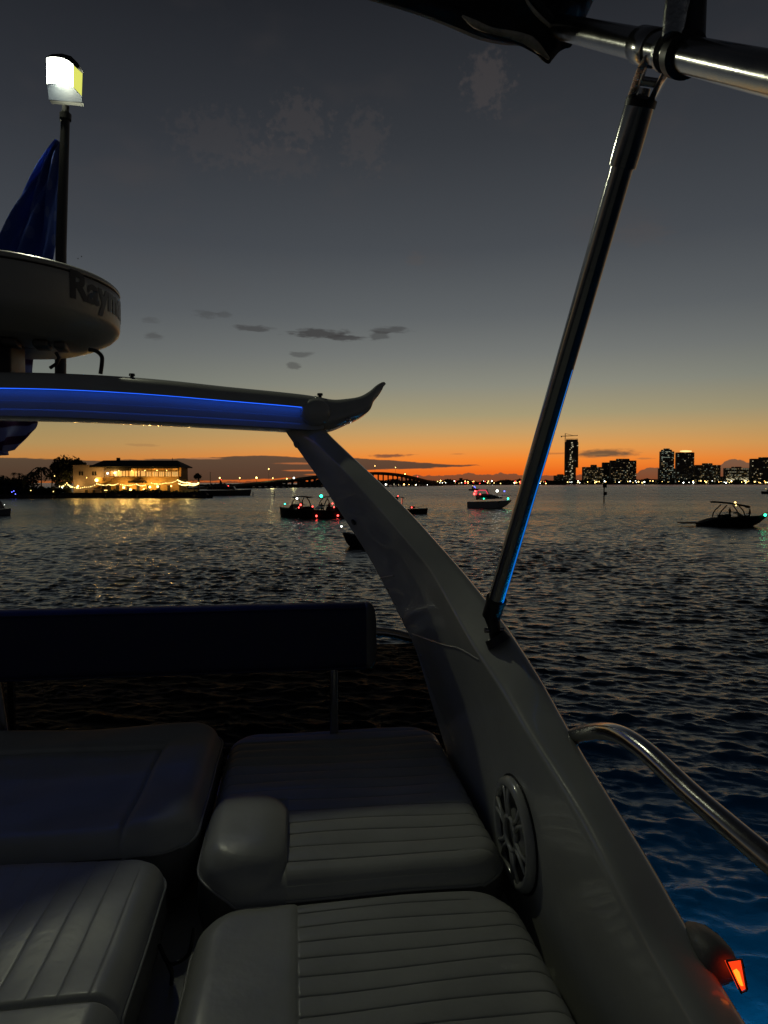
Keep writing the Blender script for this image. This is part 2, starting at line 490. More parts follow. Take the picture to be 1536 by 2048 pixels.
# ------------------------------------------------------------------ water
def build_water():
    front = np.radians(np.linspace(-42, 42, 760))
    rest = np.radians(np.linspace(42, 318, 70))[1:-1]
    ang = np.concatenate([front, rest])
    rr = [2.0]
    while rr[-1] < 420:
        r = rr[-1]
        rr.append(r + (0.25 if r < 5 else 0.04 if r < 24 else min(0.04 + (r - 24) * 0.0022, 4.0)))
    while rr[-1] < 60000: rr.append(rr[-1] * 1.25)
    rr = np.array(rr); dr = np.gradient(rr)
    A, R = np.meshgrid(ang, rr)
    X = R * np.sin(A); Y = R * np.cos(A)
    D = np.broadcast_to(dr[:, None], R.shape)
    frontal = ((A <= np.radians(42.1))).astype(float)
    Z = np.zeros_like(X)
    lam = np.exp(np.linspace(np.log(0.15), np.log(1.5), 72))
    for l in lam:
        th = rng.normal(math.radians(80), 0.42)
        if rng.random() < 0.2: th = rng.uniform(0, PI)
        k = 2 * PI / l
        slope = 0.035 * (1.0 if l < 0.6 else (0.6 / l) ** 0.8)
        am = slope / k
        ph = rng.uniform(0, 2 * PI)
        att = np.clip((l / 2.6 - D) / (l / 6.0), 0, 1) * frontal
        kx, ky = k * math.cos(th), k * math.sin(th)
        w = np.sin(kx * X + ky * Y + ph + 0.6 * np.sin(0.31 * kx * Y - 0.17 * ky * X + ph * 2))
        Z += am * w * att
    pat = 1 + 0.35 * np.sin(X * 0.21 + 1.3 * np.sin(Y * 0.09)) * np.sin(Y * 0.17 + 0.8 * np.sin(X * 0.13))
    Z *= pat
    s = 0.02
    Z = Z * (1 + 0.35 * np.clip(Z / 0.06, -1, 1))           # sharper crests, flatter troughs
    nr, na = X.shape
    co = np.stack([X, Y, Z], -1).reshape(-1, 3)
    co = np.vstack([co, [[0, 0, 0]]])
    i = np.arange(nr - 1)[:, None] * na; j = np.arange(na)[None, :]; j2 = (j + 1) % na
    quads = np.stack([i + j, i + j2, i + na + j2, i + na + j], -1).reshape(-1, 4)
    c = len(co) - 1
    tris = np.stack([np.full(na, c), (np.arange(na) + 1) % na, np.arange(na)], -1)
    loops = np.concatenate([quads.ravel(), tris.ravel()])
    nq, nt = len(quads), len(tris)
    starts = np.concatenate([np.arange(nq) * 4, nq * 4 + np.arange(nt) * 3])
    totals = np.concatenate([np.full(nq, 4), np.full(nt, 3)])
    me = bpy.data.meshes.new('water')
    me.vertices.add(len(co)); me.vertices.foreach_set('co', co.ravel())
    me.loops.add(len(loops)); me.loops.foreach_set('vertex_index', loops.astype(np.int32))
    me.polygons.add(nq + nt)
    me.polygons.foreach_set('loop_start', starts.astype(np.int32))
    me.polygons.foreach_set('loop_total', totals.astype(np.int32))
    me.update(calc_edges=True)
    o = link('water', me, M['water'])
    tag(o, 'dark rippled bay water reflecting the dusk sky', None, None, 'structure')
build_water()
sb = pym('seabed', [(-900, -900, -2.2), (900, -900, -2.2), (900, 900, -2.2), (-900, 900, -2.2)], [(0, 1, 2, 3)], M['bed'], smooth=False)
tag(sb, 'murky bottom under the shallow bay water', None, None, 'structure')

def lamp(name, loc, power, col, r=0.1, parent=None):
    l = bpy.data.lights.new(name, 'POINT'); l.energy = power; l.color = col; l.shadow_soft_size = r
    o = bpy.data.objects.new(name, l); COL.objects.link(o); o.location = loc
    if parent is not None: o.parent = parent; o.location = Vector(loc) - parent_base(parent)
    return o

# blue lights under the hull of the own boat
for i, (x, y, p) in enumerate(((3.9, 4.7, 700), (2.4, 4.9, 160), (4.8, 2.6, 300))):
    t = thing('underwater_light', ['blue underwater light glowing beside the hull, nearest the red sidelight', 'blue underwater light glowing beyond the tip of the rail',
              'blue underwater light below the lower right corner'][i], 'light', (x, y, -0.9), group='blue lights under the boat')
    vs, fs = lathe_vf((x, y, -0.9), [(0.0, 0.03), (0.05, 0.03), (0.07, 0.0), (0.07, -0.03), (0.0, -0.03)], 20)
    pym('lamp_body', vs, fs, M['chrome'], t)
    lamp('bulb', (x, y, -0.7), p * .75, (0.0, 0.42, 0.92), 0.15, t)

# ------------------------------------------------------------------ own boat: arch, beam, leg
arch = thing('radar_arch', 'white radar arch with blue lit crossbeam and raked leg', 'radar arch', B(0.1, 2.1, -1.1))
ST = [  # L (inner rear edge), M (ridge), R (outer front edge): pixel, pixel, distance
 ((560, 838, 2.36), (598, 830, 2.30), (632, 838, 2.30)),
 ((567, 857, 2.35), (610, 858, 2.28), (650, 860, 2.27)),
 ((600, 905, 2.33), (645, 898, 2.20), (697, 905, 2.17)),
 ((640, 962, 2.32), (690, 943, 2.10), (756, 960, 2.05)),
 ((690, 1040, 2.28), (745, 1003, 2.00), (818, 1023, 1.93)),
 ((735, 1110, 2.25), (806, 1074, 1.88), (875, 1086, 1.82)),
 ((775, 1185, 2.20), (860, 1140, 1.78), (925, 1143, 1.73)),
 ((800, 1235, 2.18), (900, 1210, 1.68), (975, 1205, 1.62)),
 ((832, 1300, 2.12), (945, 1290, 1.55), (1022, 1268, 1.52)),
 ((863, 1380, 2.05), (1000, 1375, 1.42), (1068, 1335, 1.42)),
 ((898, 1465, 1.92), (1055, 1465, 1.29), (1115, 1412, 1.34)),
 ((935, 1560, 1.75), (1108, 1548, 1.18), (1163, 1493, 1.24)),
 ((985, 1690, 1.55), (1165, 1640, 1.07), (1228, 1595, 1.12)),
 ((1040, 1820, 1.38), (1235, 1770, 0.95), (1300, 1710, 1.02)),
 ((1110, 1975, 1.20), (1305, 1900, 0.87), (1370, 1830, 0.93)),
 ((1190, 2130, 1.05), (1380, 2030, 0.79), (1440, 1948, 0.85)),
 ((1300, 2330, 0.90), (1500, 2230, 0.69), (1560, 2130, 0.75)),
 ((1440, 2560, 0.78), (1660, 2460, 0.60), (1720, 2330, 0.66)),
]
Ls = cat_rom([W(*s[0]) for s in ST], 6); Ms = cat_rom([W(*s[1]) for s in ST], 6); Rs = cat_rom([W(*s[2]) for s in ST], 6)
leg_rings = []
nS = len(Ls)
for i in range(nS):
    f = min(1, max(0, (i / nS - 0.45) / 0.35))
    drop = 0.02 + 0.40 * f
    O = Rs[i] + BU * (0.035 - 0.022 * f) + BA * 0.03 * (1 - f) + Vector((0, 0, -0.03 - drop * 0.15))
    O2 = O - BU * 0.01 * f + BA * (0.10 * (1 - f)) + Vector((0, 0, -drop))
    K = Ls[i] + BU * (0.07 + 0.03 * f) + BA * 0.02 + Vector((0, 0, -0.25 * f))
    Lb = Ls[i] + Vector((0, 0, -0.25 * f)) + BU * 0.002
    leg_rings.append(rounded([Ls[i], Ms[i], Rs[i], O, O2, K, Lb], [0.012, 0.009 + 0.03 * f, 0.024, 0.03, 0.05, 0.03, 0.012], 6, 3))
vs, fs = rings(leg_rings)
leg = pym('leg', vs, fs, M['gel'], arch)
leg['label'] = 'raked side moulding widening into the coaming'

def inner(i_frac, t, lift=0.0015):
    """point on the leg's inner face; i_frac in stations, t from rear edge to ridge"""
    i = i_frac * 6; i0 = int(i); fr = i - i0; i0 = min(i0, nS - 2)
    L = Ls[i0].lerp(Ls[i0 + 1], fr); Mm = Ms[i0].lerp(Ms[i0 + 1], fr)
    nx = (Ls[i0 + 1] - Ls[i0]).cross(Ms[i0] - Ls[i0]).normalized()
    if nx.dot(Vector((0, 0, H)) - L) < 0: nx = -nx
    return L.lerp(Mm, t) + nx * lift, nx
def seam(pts, r):
    tube('seam', [inner(a, b, 0.001)[0] for a, b in pts], r, M['pipe'], arch, 8, 5)
seam([(7.55, 0.10), (7.75, 0.35), (7.95, 0.62), (8.05, 0.80), (8.35, 0.97)], 0.0016)
seam([(5.6, 0.02), (5.65, 0.2), (5.7, 0.33)], 0.0014)
pc, nx = inner(4.15, 0.22, 0.0)
vs, fs = sweep([pc - nx * 0.004, pc + nx * 0.006], 0.010, 14)
pym('plug', vs, fs, M['black'], arch, auto=40)
pc, nx = inner(1.7, 0.10, 0.0)
vs, fs = sweep([pc - nx * 0.004, pc + nx * 0.004], 0.012, 14)
pym('plug', vs, fs, M['gel'], arch, auto=40)

for k_ in range(6):
    pc, nx = inner(8.35 + .02 * k_, 0.05 + .0 * k_, 0.0) if False else inner(5.95 + .55 * k_, .045, 0.0)
    vs, fs = sweep([pc - nx * .002, pc + nx * .0014], [.0042, .0036], 12); pym('screw', vs, fs, M['chrome'], arch, auto=40)
# crossbeam
BT = [(-420, 742, 830), (-250, 738, 830), (0, 737, 833), (150, 741, 837), (300, 751, 844), (450, 767, 851), (560, 778, 857), (625, 786, 861), (648, 794, 858)]
PROF = [(0.0, .075), (0.03, .045), (0.10, .02), (0.22, .004), (0.34, .0), (0.395, .0), (0.400, .004), (0.375, .005), (0.37, .028), (0.42, .030), (0.50, .029), (0.64, .027), (0.655, .020),
        (0.68, .019), (0.82, .014), (0.835, .008), (0.86, .006), (0.985, -.004), (1.0, .006), (1.0, .16), (0.93, .30), (0.6, .35), (0.25, .34), (0.06, .27), (0.0, .16)]
tops = cat_rom([PB(x, yt, a=2.28) for x, yt, yb in BT], 5); bots = cat_rom([PB(x, yb, a=2.28) for x, yt, yb in BT], 5)
br = []
for k, (t, b) in enumerate(zip(tops, bots)):
    sh = 1.0
    br.append([t.lerp(b, f) + BA * off * sh for f, off in PROF])
vs, fs = rings(br)
pym('crossbeam', vs, fs, M['gel'], arch, auto=55)
# the lit strip tucked under the beam's lip
led = []
for t, b in list(zip(tops, bots))[:-2]:
    c = t.lerp(b, 0.378) + BA * 0.0145
    led.append([c + BA * x + Vector((0, 0, z)) for x, z in ((-.006, .0), (.006, .0), (.006, -.003), (-.006, -.003))])
vs, fs = rings(led)
pym('light_or_glint_strip', vs, fs, M['led'], arch, smooth=False)
la = bpy.data.lights.new('underglow', 'AREA'); la.shape = 'RECTANGLE'; la.size = 1.5; la.size_y = .012; la.energy = .24; la.color = (.04, .14, 1.0)
lo2 = bpy.data.objects.new('underglow', la); COL.objects.link(lo2); lo2.parent = arch
lo2.location = B(-.70, 2.42, .160) - parent_base(arch); lo2.rotation_euler = (0, 0, TH)
# joint boss between beam, leg and winglet
boss = []
c0 = PB(632, 824, a=2.27)
for r, o in ((0.020, 0.000), (0.040, 0.004), (0.050, 0.016), (0.054, 0.08), (0.05, 0.2)):
    boss.append([c0 + BA * o + BU * (r * math.cos(2 * PI * k / 28)) + Vector((0, 0, r * 0.92 * math.sin(2 * PI * k / 28))) for k in range(28)])
vs, fs = rings(boss); pym('joint', vs, fs, M['gel'], arch)
# upswept winglet
WG = [(630, 787, 861, .0, .20), (665, 795, 856, .0, .20), (695, 794, 844, .0, .19), (722, 789, 832, .01, .175), (742, 778, 818, .02, .155), (757, 765, 800, .035, .13), (768, 758, 786, .05, .11), (775, 757, 775, .06, .09), (778, 761, 768, .07, .08)]
wt = cat_rom([PB(x, a, a=2.275) for x, a, b, f0, f1 in WG], 5); wb = cat_rom([PB(x - (6 if i > 4 else 0), b, a=2.275) for i, (x, a, b, f0, f1) in enumerate(WG)], 5)
ff = cat_rom([Vector((g[3], g[4], 0)) for g in WG], 5)
wr = []
for t, b, f in zip(wt, wb, ff):
    h = (t - b).length
    wr.append(rounded([t + BA * (f.x + .02), b + BA * f.x, b + BA * f.y, t + BA * f.y * 0.9], [h * .35, h * .45, h * .3, h * .4], 5, 2))
vs, fs = rings(wr); pym('winglet', vs, fs, M['gel'], arch)
for px, py in ((264, 745), (640, 784)):
    p = PB(px, py + 11, a=2.33)
    vs, fs = sweep([p, p + Vector((0, 0, 0.006)), p + Vector((0, 0, 0.007)), p + Vector((0, 0, 0.014))], [0.006, 0.006, 0.010, 0.009], 12)
    pym('bolt', vs, fs, M['black'], arch, auto=40)
tube('cable_conduit', [W(178, 699, 2.33), W(192, 702, 2.33), W(203, 712, 2.33), W(204, 725, 2.33), W(201, 748, 2.33)], 0.0068, M['black'], arch, 10, 5)
p = PB(696, 838, a=2.27)
vs, fs = lathe_vf(p, [(0, .006), (.007, .004), (.009, -.002), (.008, -.008), (0, -.010)], 14)
pym('spreader_lamp', vs, fs, M['chrome'], arch)

# speaker set in the leg's inner face
sc_, sn = inner(12.25, 0.26, 0.0)
sc_ = W(1022, 1660, 1.0)
i0 = int(12.1 * 6)
ax_up = (Vector((0, 0, 1)) * 1.0 + BA * 0.10).normalized()
sn = (-BU * 0.97 + -BA * 0.24 + Vector((0, 0, 0.05))).normalized()
# place the centre where the line of sight meets the leg
def on_leg(px, py):
    best = None
    r = ray(px, py).normalized(); o = Vector((0, 0, H))
    for fi in leg_tris:
        from mathutils.geometry import intersect_ray_tri
        h = intersect_ray_tri(*fi, r, o, True)
        if h and (h - o).dot(r) > 0 and (best is None or (h - o).length < (best - o).length): best = h
    return best
me_ = leg.data; lb = parent_base(arch)
me_.calc_loop_triangles()
leg_tris = [tuple(me_.vertices[v].co + lb for v in t.vertices) for t in me_.loop_triangles]
sc_ = on_leg(1035, 1665)
e1 = on_leg(1035, 1590); e2 = on_leg(1075, 1665)
sn = (e1 - sc_).cross(e2 - sc_).normalized()
if sn.dot(Vector((0, 0, H)) - sc_) < 0: sn = -sn
s_up = (e1 - sc_).normalized(); s_side = sn.cross(s_up).normalized()
SR = 0.5 * 192 / F_PX * (sc_ - Vector((0, 0, H))).length
def sp(r, a, o): return sc_ + (s_up * math.cos(a) + s_side * math.sin(a)) * r + sn * o * .75
def disc_rings(prof, seg=48): return rings([[sp(r, 2 * PI * k / seg, o) for k in range(seg)] for r, o in prof], True, False)
spk = thing('speaker_hub', None, None, (0, 0, 0)); bpy.data.objects.remove(spk)
vs, fs = disc_rings([(SR * 1.03, -.004), (SR * 1.03, .002), (SR, .003), (SR, .010), (SR * .96, .022), (SR * .90, .026), (SR * .84, .024), (SR * .80, .016), (SR * .79, -.002), (SR * .5, -.006), (0.002, -.008)])
spk = pym('speaker', vs, fs, M['gel'], arch, auto=50)
spk['label'] = 'round white loudspeaker with open spoked grille'
def sub(name, vf, m, auto=50):
    return pym(name, vf[0], vf[1], m, spk, auto=auto)
sub('gasket', disc_rings([(SR * 1.035, -.002), (SR * 1.035, .0045), (SR * 1.0, .0045)]), M['black'])
sub('cone', disc_rings([(SR * .785, .012), (SR * .70, .002), (SR * .3, -.001), (0.001, .001)]), M['black'])
for k in range(6):
    a = 2 * PI * k / 6 + 0.3
    for s in (-1, 1):
        vs, fs = sweep([sp(SR * .82, a + s * .16, .019), sp(SR * .55, a + s * .10, .021), sp(SR * .30, a + s * .22, .020)], [.0045, .004, .0045], 8)
        pym('spoke', vs, fs, M['gel'], spk)
vs, fs = sweep([sp(SR * .30, 2 * PI * k / 24, .020) for k in range(25)], .005, 8); pym('hub_ring', vs, fs, M['gel'], spk)
leg_fx = W

# ------------------------------------------------------------------ cushions
def cushion(name, label, u0, u1, a0, a1, ztop, thick, edge_r, corner, splits, hfun, part_of, mats, group='seat cushions on the flybridge', nu=56, arows=None, urows=None):
    """heightfield cushion; part_of(u, a) gives the name and index of the sewn piece"""
    base = B((u0 + u1) / 2, (a0 + a1) / 2, ztop - thick)
    t = thing(name, label, 'cushion', base, 0.0, group)
    us = urows if urows is not None else np.linspace(u0, u1, nu)
    As = arows if arows is not None else np.linspace(a0, a1, 60)
    cu, ca = (u0 + u1) / 2, (a0 + a1) / 2; hu, ha = (u1 - u0) / 2, (a1 - a0) / 2
    P = {}
    for i, u in enumerate(us):
        for j, a in enumerate(As):
            x, y = u - cu, a - ca
            qx, qy = abs(x) - (hu - corner), abs(y) - (ha - corner)
            if qx > 0 and qy > 0:
                m_ = max(qx, qy); l = math.hypot(qx, qy)       # square corner onto a quarter disc
                s = m_ / l
                x = math.copysign(hu - corner + qx * s, x); y = math.copysign(ha - corner + qy * s, y)
                qx, qy = abs(x) - (hu - corner), abs(y) - (ha - corner)
            dd = corner - (math.hypot(max(qx, 0), max(qy, 0)) + min(max(qx, qy), 0))
            e = max(0.0, 1 - dd / edge_r) if dd < edge_r else 0.0
            z = -edge_r * (1 - math.sqrt(max(0, 1 - e * e))) * 1.0
            P[i, j] = (cu + x, ca + y, ztop + z + hfun(cu + x, ca + y, dd))
    groups = {}
    for i in range(len(us) - 1):
        for j in range(len(As) - 1):
            key = part_of((us[i] + us[i + 1]) / 2, (As[j] + As[j + 1]) / 2)
            groups.setdefault(key, []).append((i, j))
    for key, cells in groups.items():
        idx, vs, fs = {}, [], []
        for (i, j) in cells:
            q = []
            for c in ((i, j), (i + 1, j), (i + 1, j + 1), (i, j + 1)):
                if c not in idx:
                    idx[c] = len(vs); vs.append(B(*P[c]))
                q.append(idx[c])
            fs.append(tuple(q))
        pym(key[0], vs, fs, mats.get(key[0], M['vinyl']), t)
    # boxing: the side wall
    loop = [(i, 0) for i in range(len(us))] + [(len(us) - 1, j) for j in range(1, len(As))] + [(i, len(As) - 1) for i in range(len(us) - 2, -1, -1)] + [(0, j) for j in range(len(As) - 2, 0, -1)]
    rl = []
    for dz, sc in ((0, 0), (-.006, .002), (-thick * .45, .004), (-thick * .75, -.006), (-thick + edge_r * .4, -.02), (-thick + edge_r * .3, -.06)):
        r = []
        for c in loop:
            u, a, z = P[c]; dx, dy = u - cu, a - ca; l = math.hypot(dx, dy)
            zz = z if dz == 0 else ztop - edge_r + dz
            r.append(B(u + dx / l * sc, a + dy / l * sc, zz))
        rl.append(r)
    vs, fs = rings(rl, True, False)
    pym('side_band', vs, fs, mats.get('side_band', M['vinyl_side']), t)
    pl = [B(P[c][0] + (P[c][0] - cu) * .004, P[c][1] + (P[c][1] - ca) * .004, P[c][2]) for c in loop]
    # drop near-duplicates of the corner points
    q = [pl[0]]
    for p in pl[1:]:
        if (p - q[-1]).length > .004: q.append(p)
    q.append(q[0] + (q[1] - q[0]) * .01)
    vs, fs = sweep(q, .0026, 8, False)
    pym('piping', vs, fs, M['pipe'], t)
    return t

def rows(a0, a1, lines, fine=0.0):
    """row positions: dense beside every stitch line"""
    s = set([a0, a1])
    L = sorted([a0] + [l for l in lines if a0 < l < a1] + [a1])
    for p, q in zip(L[:-1], L[1:]):
        w = q - p
        for f in (0, .03, .07, .14, .25, .4, .6, .75, .86, .93, .97, 1): s.add(round(p + w * f, 6))
    e = 0.06
    return sorted(s)
def rib(v, lines, depth=0.009, w=None):
    for p, q in zip(lines[:-1], lines[1:]):
        if p <= v <= q:
            f = (v - p) / (q - p)
            return depth * (math.sin(PI * f) ** 0.26) - depth
    return 0.0
def wr_(u, a, s=1.0):
    return s * (0.0022 * math.sin(9 * u + 5 * a) + 0.0016 * math.sin(23 * a - 14 * u + 1))

# front right: plain border + crosswise channels
l0 = [0.62 + 0.0405 * k for k in range(17)]
def piece0(u, a):
    if u < 0.003: return ('plain_panel', 0)
    for k in range(len(l0) - 1):
        if l0[k] <= a < l0[k + 1]: return ('channel', k)
    return ('channel', len(l0))
def h0(u, a, dd):
    if u < 0.003: return wr_(u, a) + 0.003 - 0.006 * math.exp(-((u - 0.003) / .006) ** 2)
    return rib(a, l0, 0.0045) + wr_(u, a)
us0 = sorted(set(list(np.linspace(-.185, .003, 22)) + list(np.linspace(.003, .42, 36)) + [-.002, .008, .0, .005]))
cushion('seat_cushion', 'white ribbed seat cushion with plain border, nearest the camera beside the speaker', -.185, .42, .62, 1.285, -.785, .10, .048, .10, None, h0, piece0, {}, arows=rows(.62, 1.285, l0), urows=us0)

# rear right: long ribbed pad with a padded plain corner
l1 = [1.280 + 0.0530 * k for k in range(17)]
A1 = 2.075
def dome(u, a):
    x = (u + .115) / .105; y = (a - 1.44) / .165
    r = (abs(x) ** 2.9 + abs(y) ** 2.9)
    return max(0.0, 1 - r) ** 0.5
def piece1(u, a):
    if u < -.02 and a < 1.605: return ('padded_corner', 0)
    for k in range(len(l1) - 1):
        if l1[k] <= a < l1[k + 1]: return ('channel', k)
    return ('channel', len(l1))
def h1(u, a, dd):
    if u < -.02 and a < 1.605:
        return 0.048 * dome(u, a) - 0.006 + wr_(u, a)
    return rib(a, l1, 0.0055) + wr_(u, a)
us1 = sorted(set(list(np.linspace(-.195, -.02, 34)) + list(np.linspace(-.02, .425, 40)) + [-.024, -.016]))
cushion('lounge_cushion', 'long white ribbed sunpad with smooth padded corner, below the small support post', -.195, .425, 1.272, A1, -.748, .12, .042, .10, None, h1, piece1, {'padded_corner': M['vinyl']}, arows=sorted(set(rows(1.272, A1, l1) + list(np.linspace(1.28, 1.60, 40)))), urows=us1)

# rear left: plain with a sunk middle panel
def piece2(u, a):
    if u > -.355 or a > 1.85: return ('border_panel', 0)
    return ('centre_panel', 0)
def h2(u, a, dd):
    e = min(-.355 - u, 1.85 - a)
    g = -0.010 * math.exp(-(e / .006) ** 2)
    s = 1 / (1 + math.exp(-e / .012))
    return g - 0.016 * s + wr_(u, a, 1.4)
us2 = sorted(set(list(np.linspace(-1.35, -.4, 30)) + list(np.linspace(-.4, -.21, 30)) + [-.361, -.358, -.355, -.352, -.349]))
as2 = sorted(set(list(np.linspace(1.385, 2.03, 50)) + [1.84, 1.845, 1.85, 1.855, 1.86]))
cushion('corner_cushion', 'smooth seat cushion in blue shade with sunken middle, under the dark backrest', -1.35, -.215, 1.385, 2.03, -.69, .14, .05, .09, None, h2, piece2, {}, arows=as2, urows=us2)

# front left: lengthwise channels, rounded front seam
l3 = [-1.01 + 0.0425 * k for k in range(19)]
def piece3(u, a):
    if a < 0.955: return ('front_panel', 0)
    for k in range(len(l3) - 1):
        if l3[k] <= u < l3[k + 1]: return ('channel', k)
    return ('channel', len(l3))
def h3(u, a, dd):
    g = -0.007 * math.exp(-((a - .955) / .004) ** 2)
    return (rib(u, l3, 0.0013) if a > .955 else -0.002) + g + wr_(u, a)
cushion('bench_cushion', 'white seat cushion with lengthwise channels, in the lower left corner', -1.01, -.245, .80, 1.345, -.71, .13, .04, .07, None, h3, piece3, {},
        arows=sorted(set(list(np.linspace(.80, 1.345, 50)) + [.947, .951, .955, .959, .963])), urows=rows(-1.01, -.245, l3))

# moulded seat base under the cushions
sbase = thing('bench_plinth', 'moulded pale bench plinth showing in the gap between the cushions', 'bench plinth', B(-.4, 1.3, -1.15))
for nm, (ua, ub, aa, ab, za, zb) in {'base_panel': (-1.5, .46, .45, 2.12, -1.12, -.905)}.items():
    ring = lambda z, g: rounded([B(ua - g, aa - g, z), B(ub + g, aa - g, z), B(ub + g, ab + g, z), B(ua - g, ab + g, z)], [.03] * 4, 4, 1)
    vs, fs = rings([ring(za, 0), ring(zb - .01, 0), ring(zb - .003, -.003), ring(zb, -.01)])
    pym(nm, vs, fs, M['base'], sbase, auto=40)
p0, p1 = B(-.226, 1.20, -.84), B(-.192, 1.215, -.835)
tube('strap', [B(-.238, 1.19, -.80), p0, B(-.21, 1.212, -.848), p1, B(-.185, 1.23, -.80)], .0035, M['black'], sbase, 8, 4)
tube('strap', [p0, B(-.222, 1.215, -.87), B(-.226, 1.23, -.90)], .004, M['black'], sbase, 8, 4)
vs, fs = box_vf(B(-1.1, .7, -1.16), 3.0, 2.9, .05, TH)
fl = pym('flybridge_floor', vs, fs, M['base'], smooth=False, off=B(-1.1, .7, -1.16)); tag(fl, 'pale moulded flybridge floor under the seats', None, None, 'structure')

# cabin sides and hull of the own boat, below the flybridge
vs, fs = rings([[B(u, a, z) for u, a in ((-2.6, -6.0), (.36, -6.0), (.36, 2.12), (-2.6, 2.12))] for z in (-4.9, -3.0, -1.19)])
o = pym('boat_body', vs, fs, M['gel'], smooth=False, off=B(-1.1, -2, -4.6)); tag(o, 'white hull and cabin side under the flybridge, mostly hidden', 'boat')
# ------------------------------------------------------------------ backrest on posts
bk = thing('backrest', 'long navy backrest roll on steel posts above the rear seats', 'backrest', B(-.4, 2.05, -.76))
def bk_ring(u, k=1.0, dz=0.0):
    c = (u * 0)
    zt, zb = -.358 + dz, -.548 + dz
    zm = (zt + zb) / 2; hh = (zt - zb) / 2 * k; hd = .055 * k
    return rounded([B(u, 2.02 - hd, zm - hh), B(u, 2.02 - hd * .7, zm + hh), B(u, 2.02 + hd, zm + hh), B(u, 2.02 + hd * 1.2, zm - hh)], [.03 * k, .04 * k, .04 * k, .03 * k], 6, 2)
uR = (PB(735, 1280, a=1.98)).dot(BU)
us = [-1.7 + i * 0.05 for i in range(int((uR + 1.7) / .05))] + [uR]
vs, fs = rings([bk_ring(u, 1 + .006 * math.sin(u * 31)) for u in us]); pym('roll', vs, fs, M['navy'], bk, auto=60)
vs, fs = rings([bk_ring(uR - .004, 1.012), bk_ring(uR + .008, 1.012), bk_ring(uR + .018, .95), bk_ring(uR + .025, .8), bk_ring(uR + .029, .5), bk_ring(uR + .030, .1)])
pym('end_cap', vs, fs, M['vinyl_side'], bk)
for zz, ao in ((-.367, -.036), (-.540, -.054)):
    tube('seam', [B(-1.7, 2.02 + ao, zz), B(-.8, 2.02 + ao, zz - .001), B(uR - .005, 2.02 + ao, zz)], .0028, M['navy'], bk, 8, 6)
for px in (668, 8):
    u = PB(px, 1400, a=2.03).dot(BU)
    lean = -.0 if px > 100 else .02
    tube('post', [B(u - lean, 2.03, -.54), B(u, 2.03, -.70), B(u + lean * .4, 2.03, -.80)], .0135, M['chrome'], bk, 20, 4)
    vs, fs = lathe_vf(B(u + lean * .4, 2.03, -.775), [(0.014, .012), (.018, .010), (.026, .003), (.027, 0)], 20); pym('foot', vs, fs, M['chrome'], bk)

# smoked wind panel and aft rail
sm_base = B(-.4, 2.2, -1.1)
rl = lambda z: [B(-1.9, 2.2, z), B(.52, 2.2, z), B(.52, 2.206, z), B(-1.9, 2.206, z)]
vs, fs = rings([rl(-1.1), rl(-.529)])
o = pym('wind_panel', vs, fs, M['smoked'], smooth=False, off=sm_base); tag(o, 'smoked acrylic wind panel behind the seats, water showing darkly through', 'wind panel')
zr = PB(780, 1265, a=2.28).z - H
t = thing('aft_rail', 'short run of steel handrail between the backrest end and the arch leg', 'handrail', B(0, 2.28, -1.0))
tube('top_rail', [B(-1.9, 2.28, zr + .0), B(-.5, 2.28, zr + .004), B(.16, 2.28, zr + .004), B(.28, 2.28, zr + .002), B(.36, 2.275, zr - .012), B(.46, 2.25, zr - .05), B(.5, 2.2, zr - .15), B(.5, 2.2, -1.0)], .0165, M['chrome'], t, 20, 6)
tube('stanchion', [B(-.9, 2.28, zr), B(-.9, 2.28, -1.1)], .012, M['chrome'], t, 14)

# side rail
t = thing('side_rail', 'curved steel handrail outside the coaming at the right edge', 'handrail', B(.52, 1.0, -.6))
tube('top_rail', [W(1110, 1490, 1.38), W(1148, 1473, 1.29), W(1190, 1464, 1.17), W(1236, 1468, 1.08), W(1292, 1503, 1.0), W(1380, 1585, .90), W(1465, 1659, .82), W(1540, 1722, .765), W(1650, 1815, .70), W(1800, 1950, .62)], .0152, M['chrome'], t, 24, 8)
tube('stanchion', [W(1650, 1815, .70), W(1650, 1815, .70) + Vector((0, 0, -.35))], .012, M['chrome'], t, 14)

# red sidelight pod on the outside of the coaming
pd = W(1424, 1914, .88)
t = thing('sidelight', 'red glowing navigation sidelight in a rounded dark pod at the right edge', 'navigation light', pd)
rl = []
for f, s in ((-.06, .02), (-.054, .5), (-.035, .85), (-.01, 1.0), (.01, .98), (.024, .8), (.03, .3)):
    rl.append([pd + BA * (-f) + BU * (.027 * s * math.cos(2 * PI * k / 28)) + Vector((0, 0, .027 * s * math.sin(2 * PI * k / 28))) for k in range(28)])
vs, fs = rings(rl); pym('housing', vs, fs, M['vinyl_side'], t)
lens = [W(1456, 1925, .835), W(1481, 1921, .845), W(1491, 1978, .835), W(1483, 1982, .83)]
back_ = [p + BU * -.002 + BA * .004 for p in lens]
vs, fs = rings([[p for p in back_], [p for p in lens]]); pym('lens', vs, fs, M['sidelight'], t, smooth=False)
bb = [W(1472, 1948, .828), W(1479, 1944, .828), W(1487, 1972, .828), W(1482, 1972, .828)]
vs, fs = rings([[p + BA * .006 for p in bb], bb]); pym('bulb', vs, fs, M['sidebulb'], t, smooth=False)
fr_ = [W(1453, 1922, .834), W(1483, 1918, .844), W(1494, 1980, .834), W(1483, 1986, .829), W(1453, 1922, .834)]
tube('lens_frame', fr_, .0014, M['black'], t, 8)

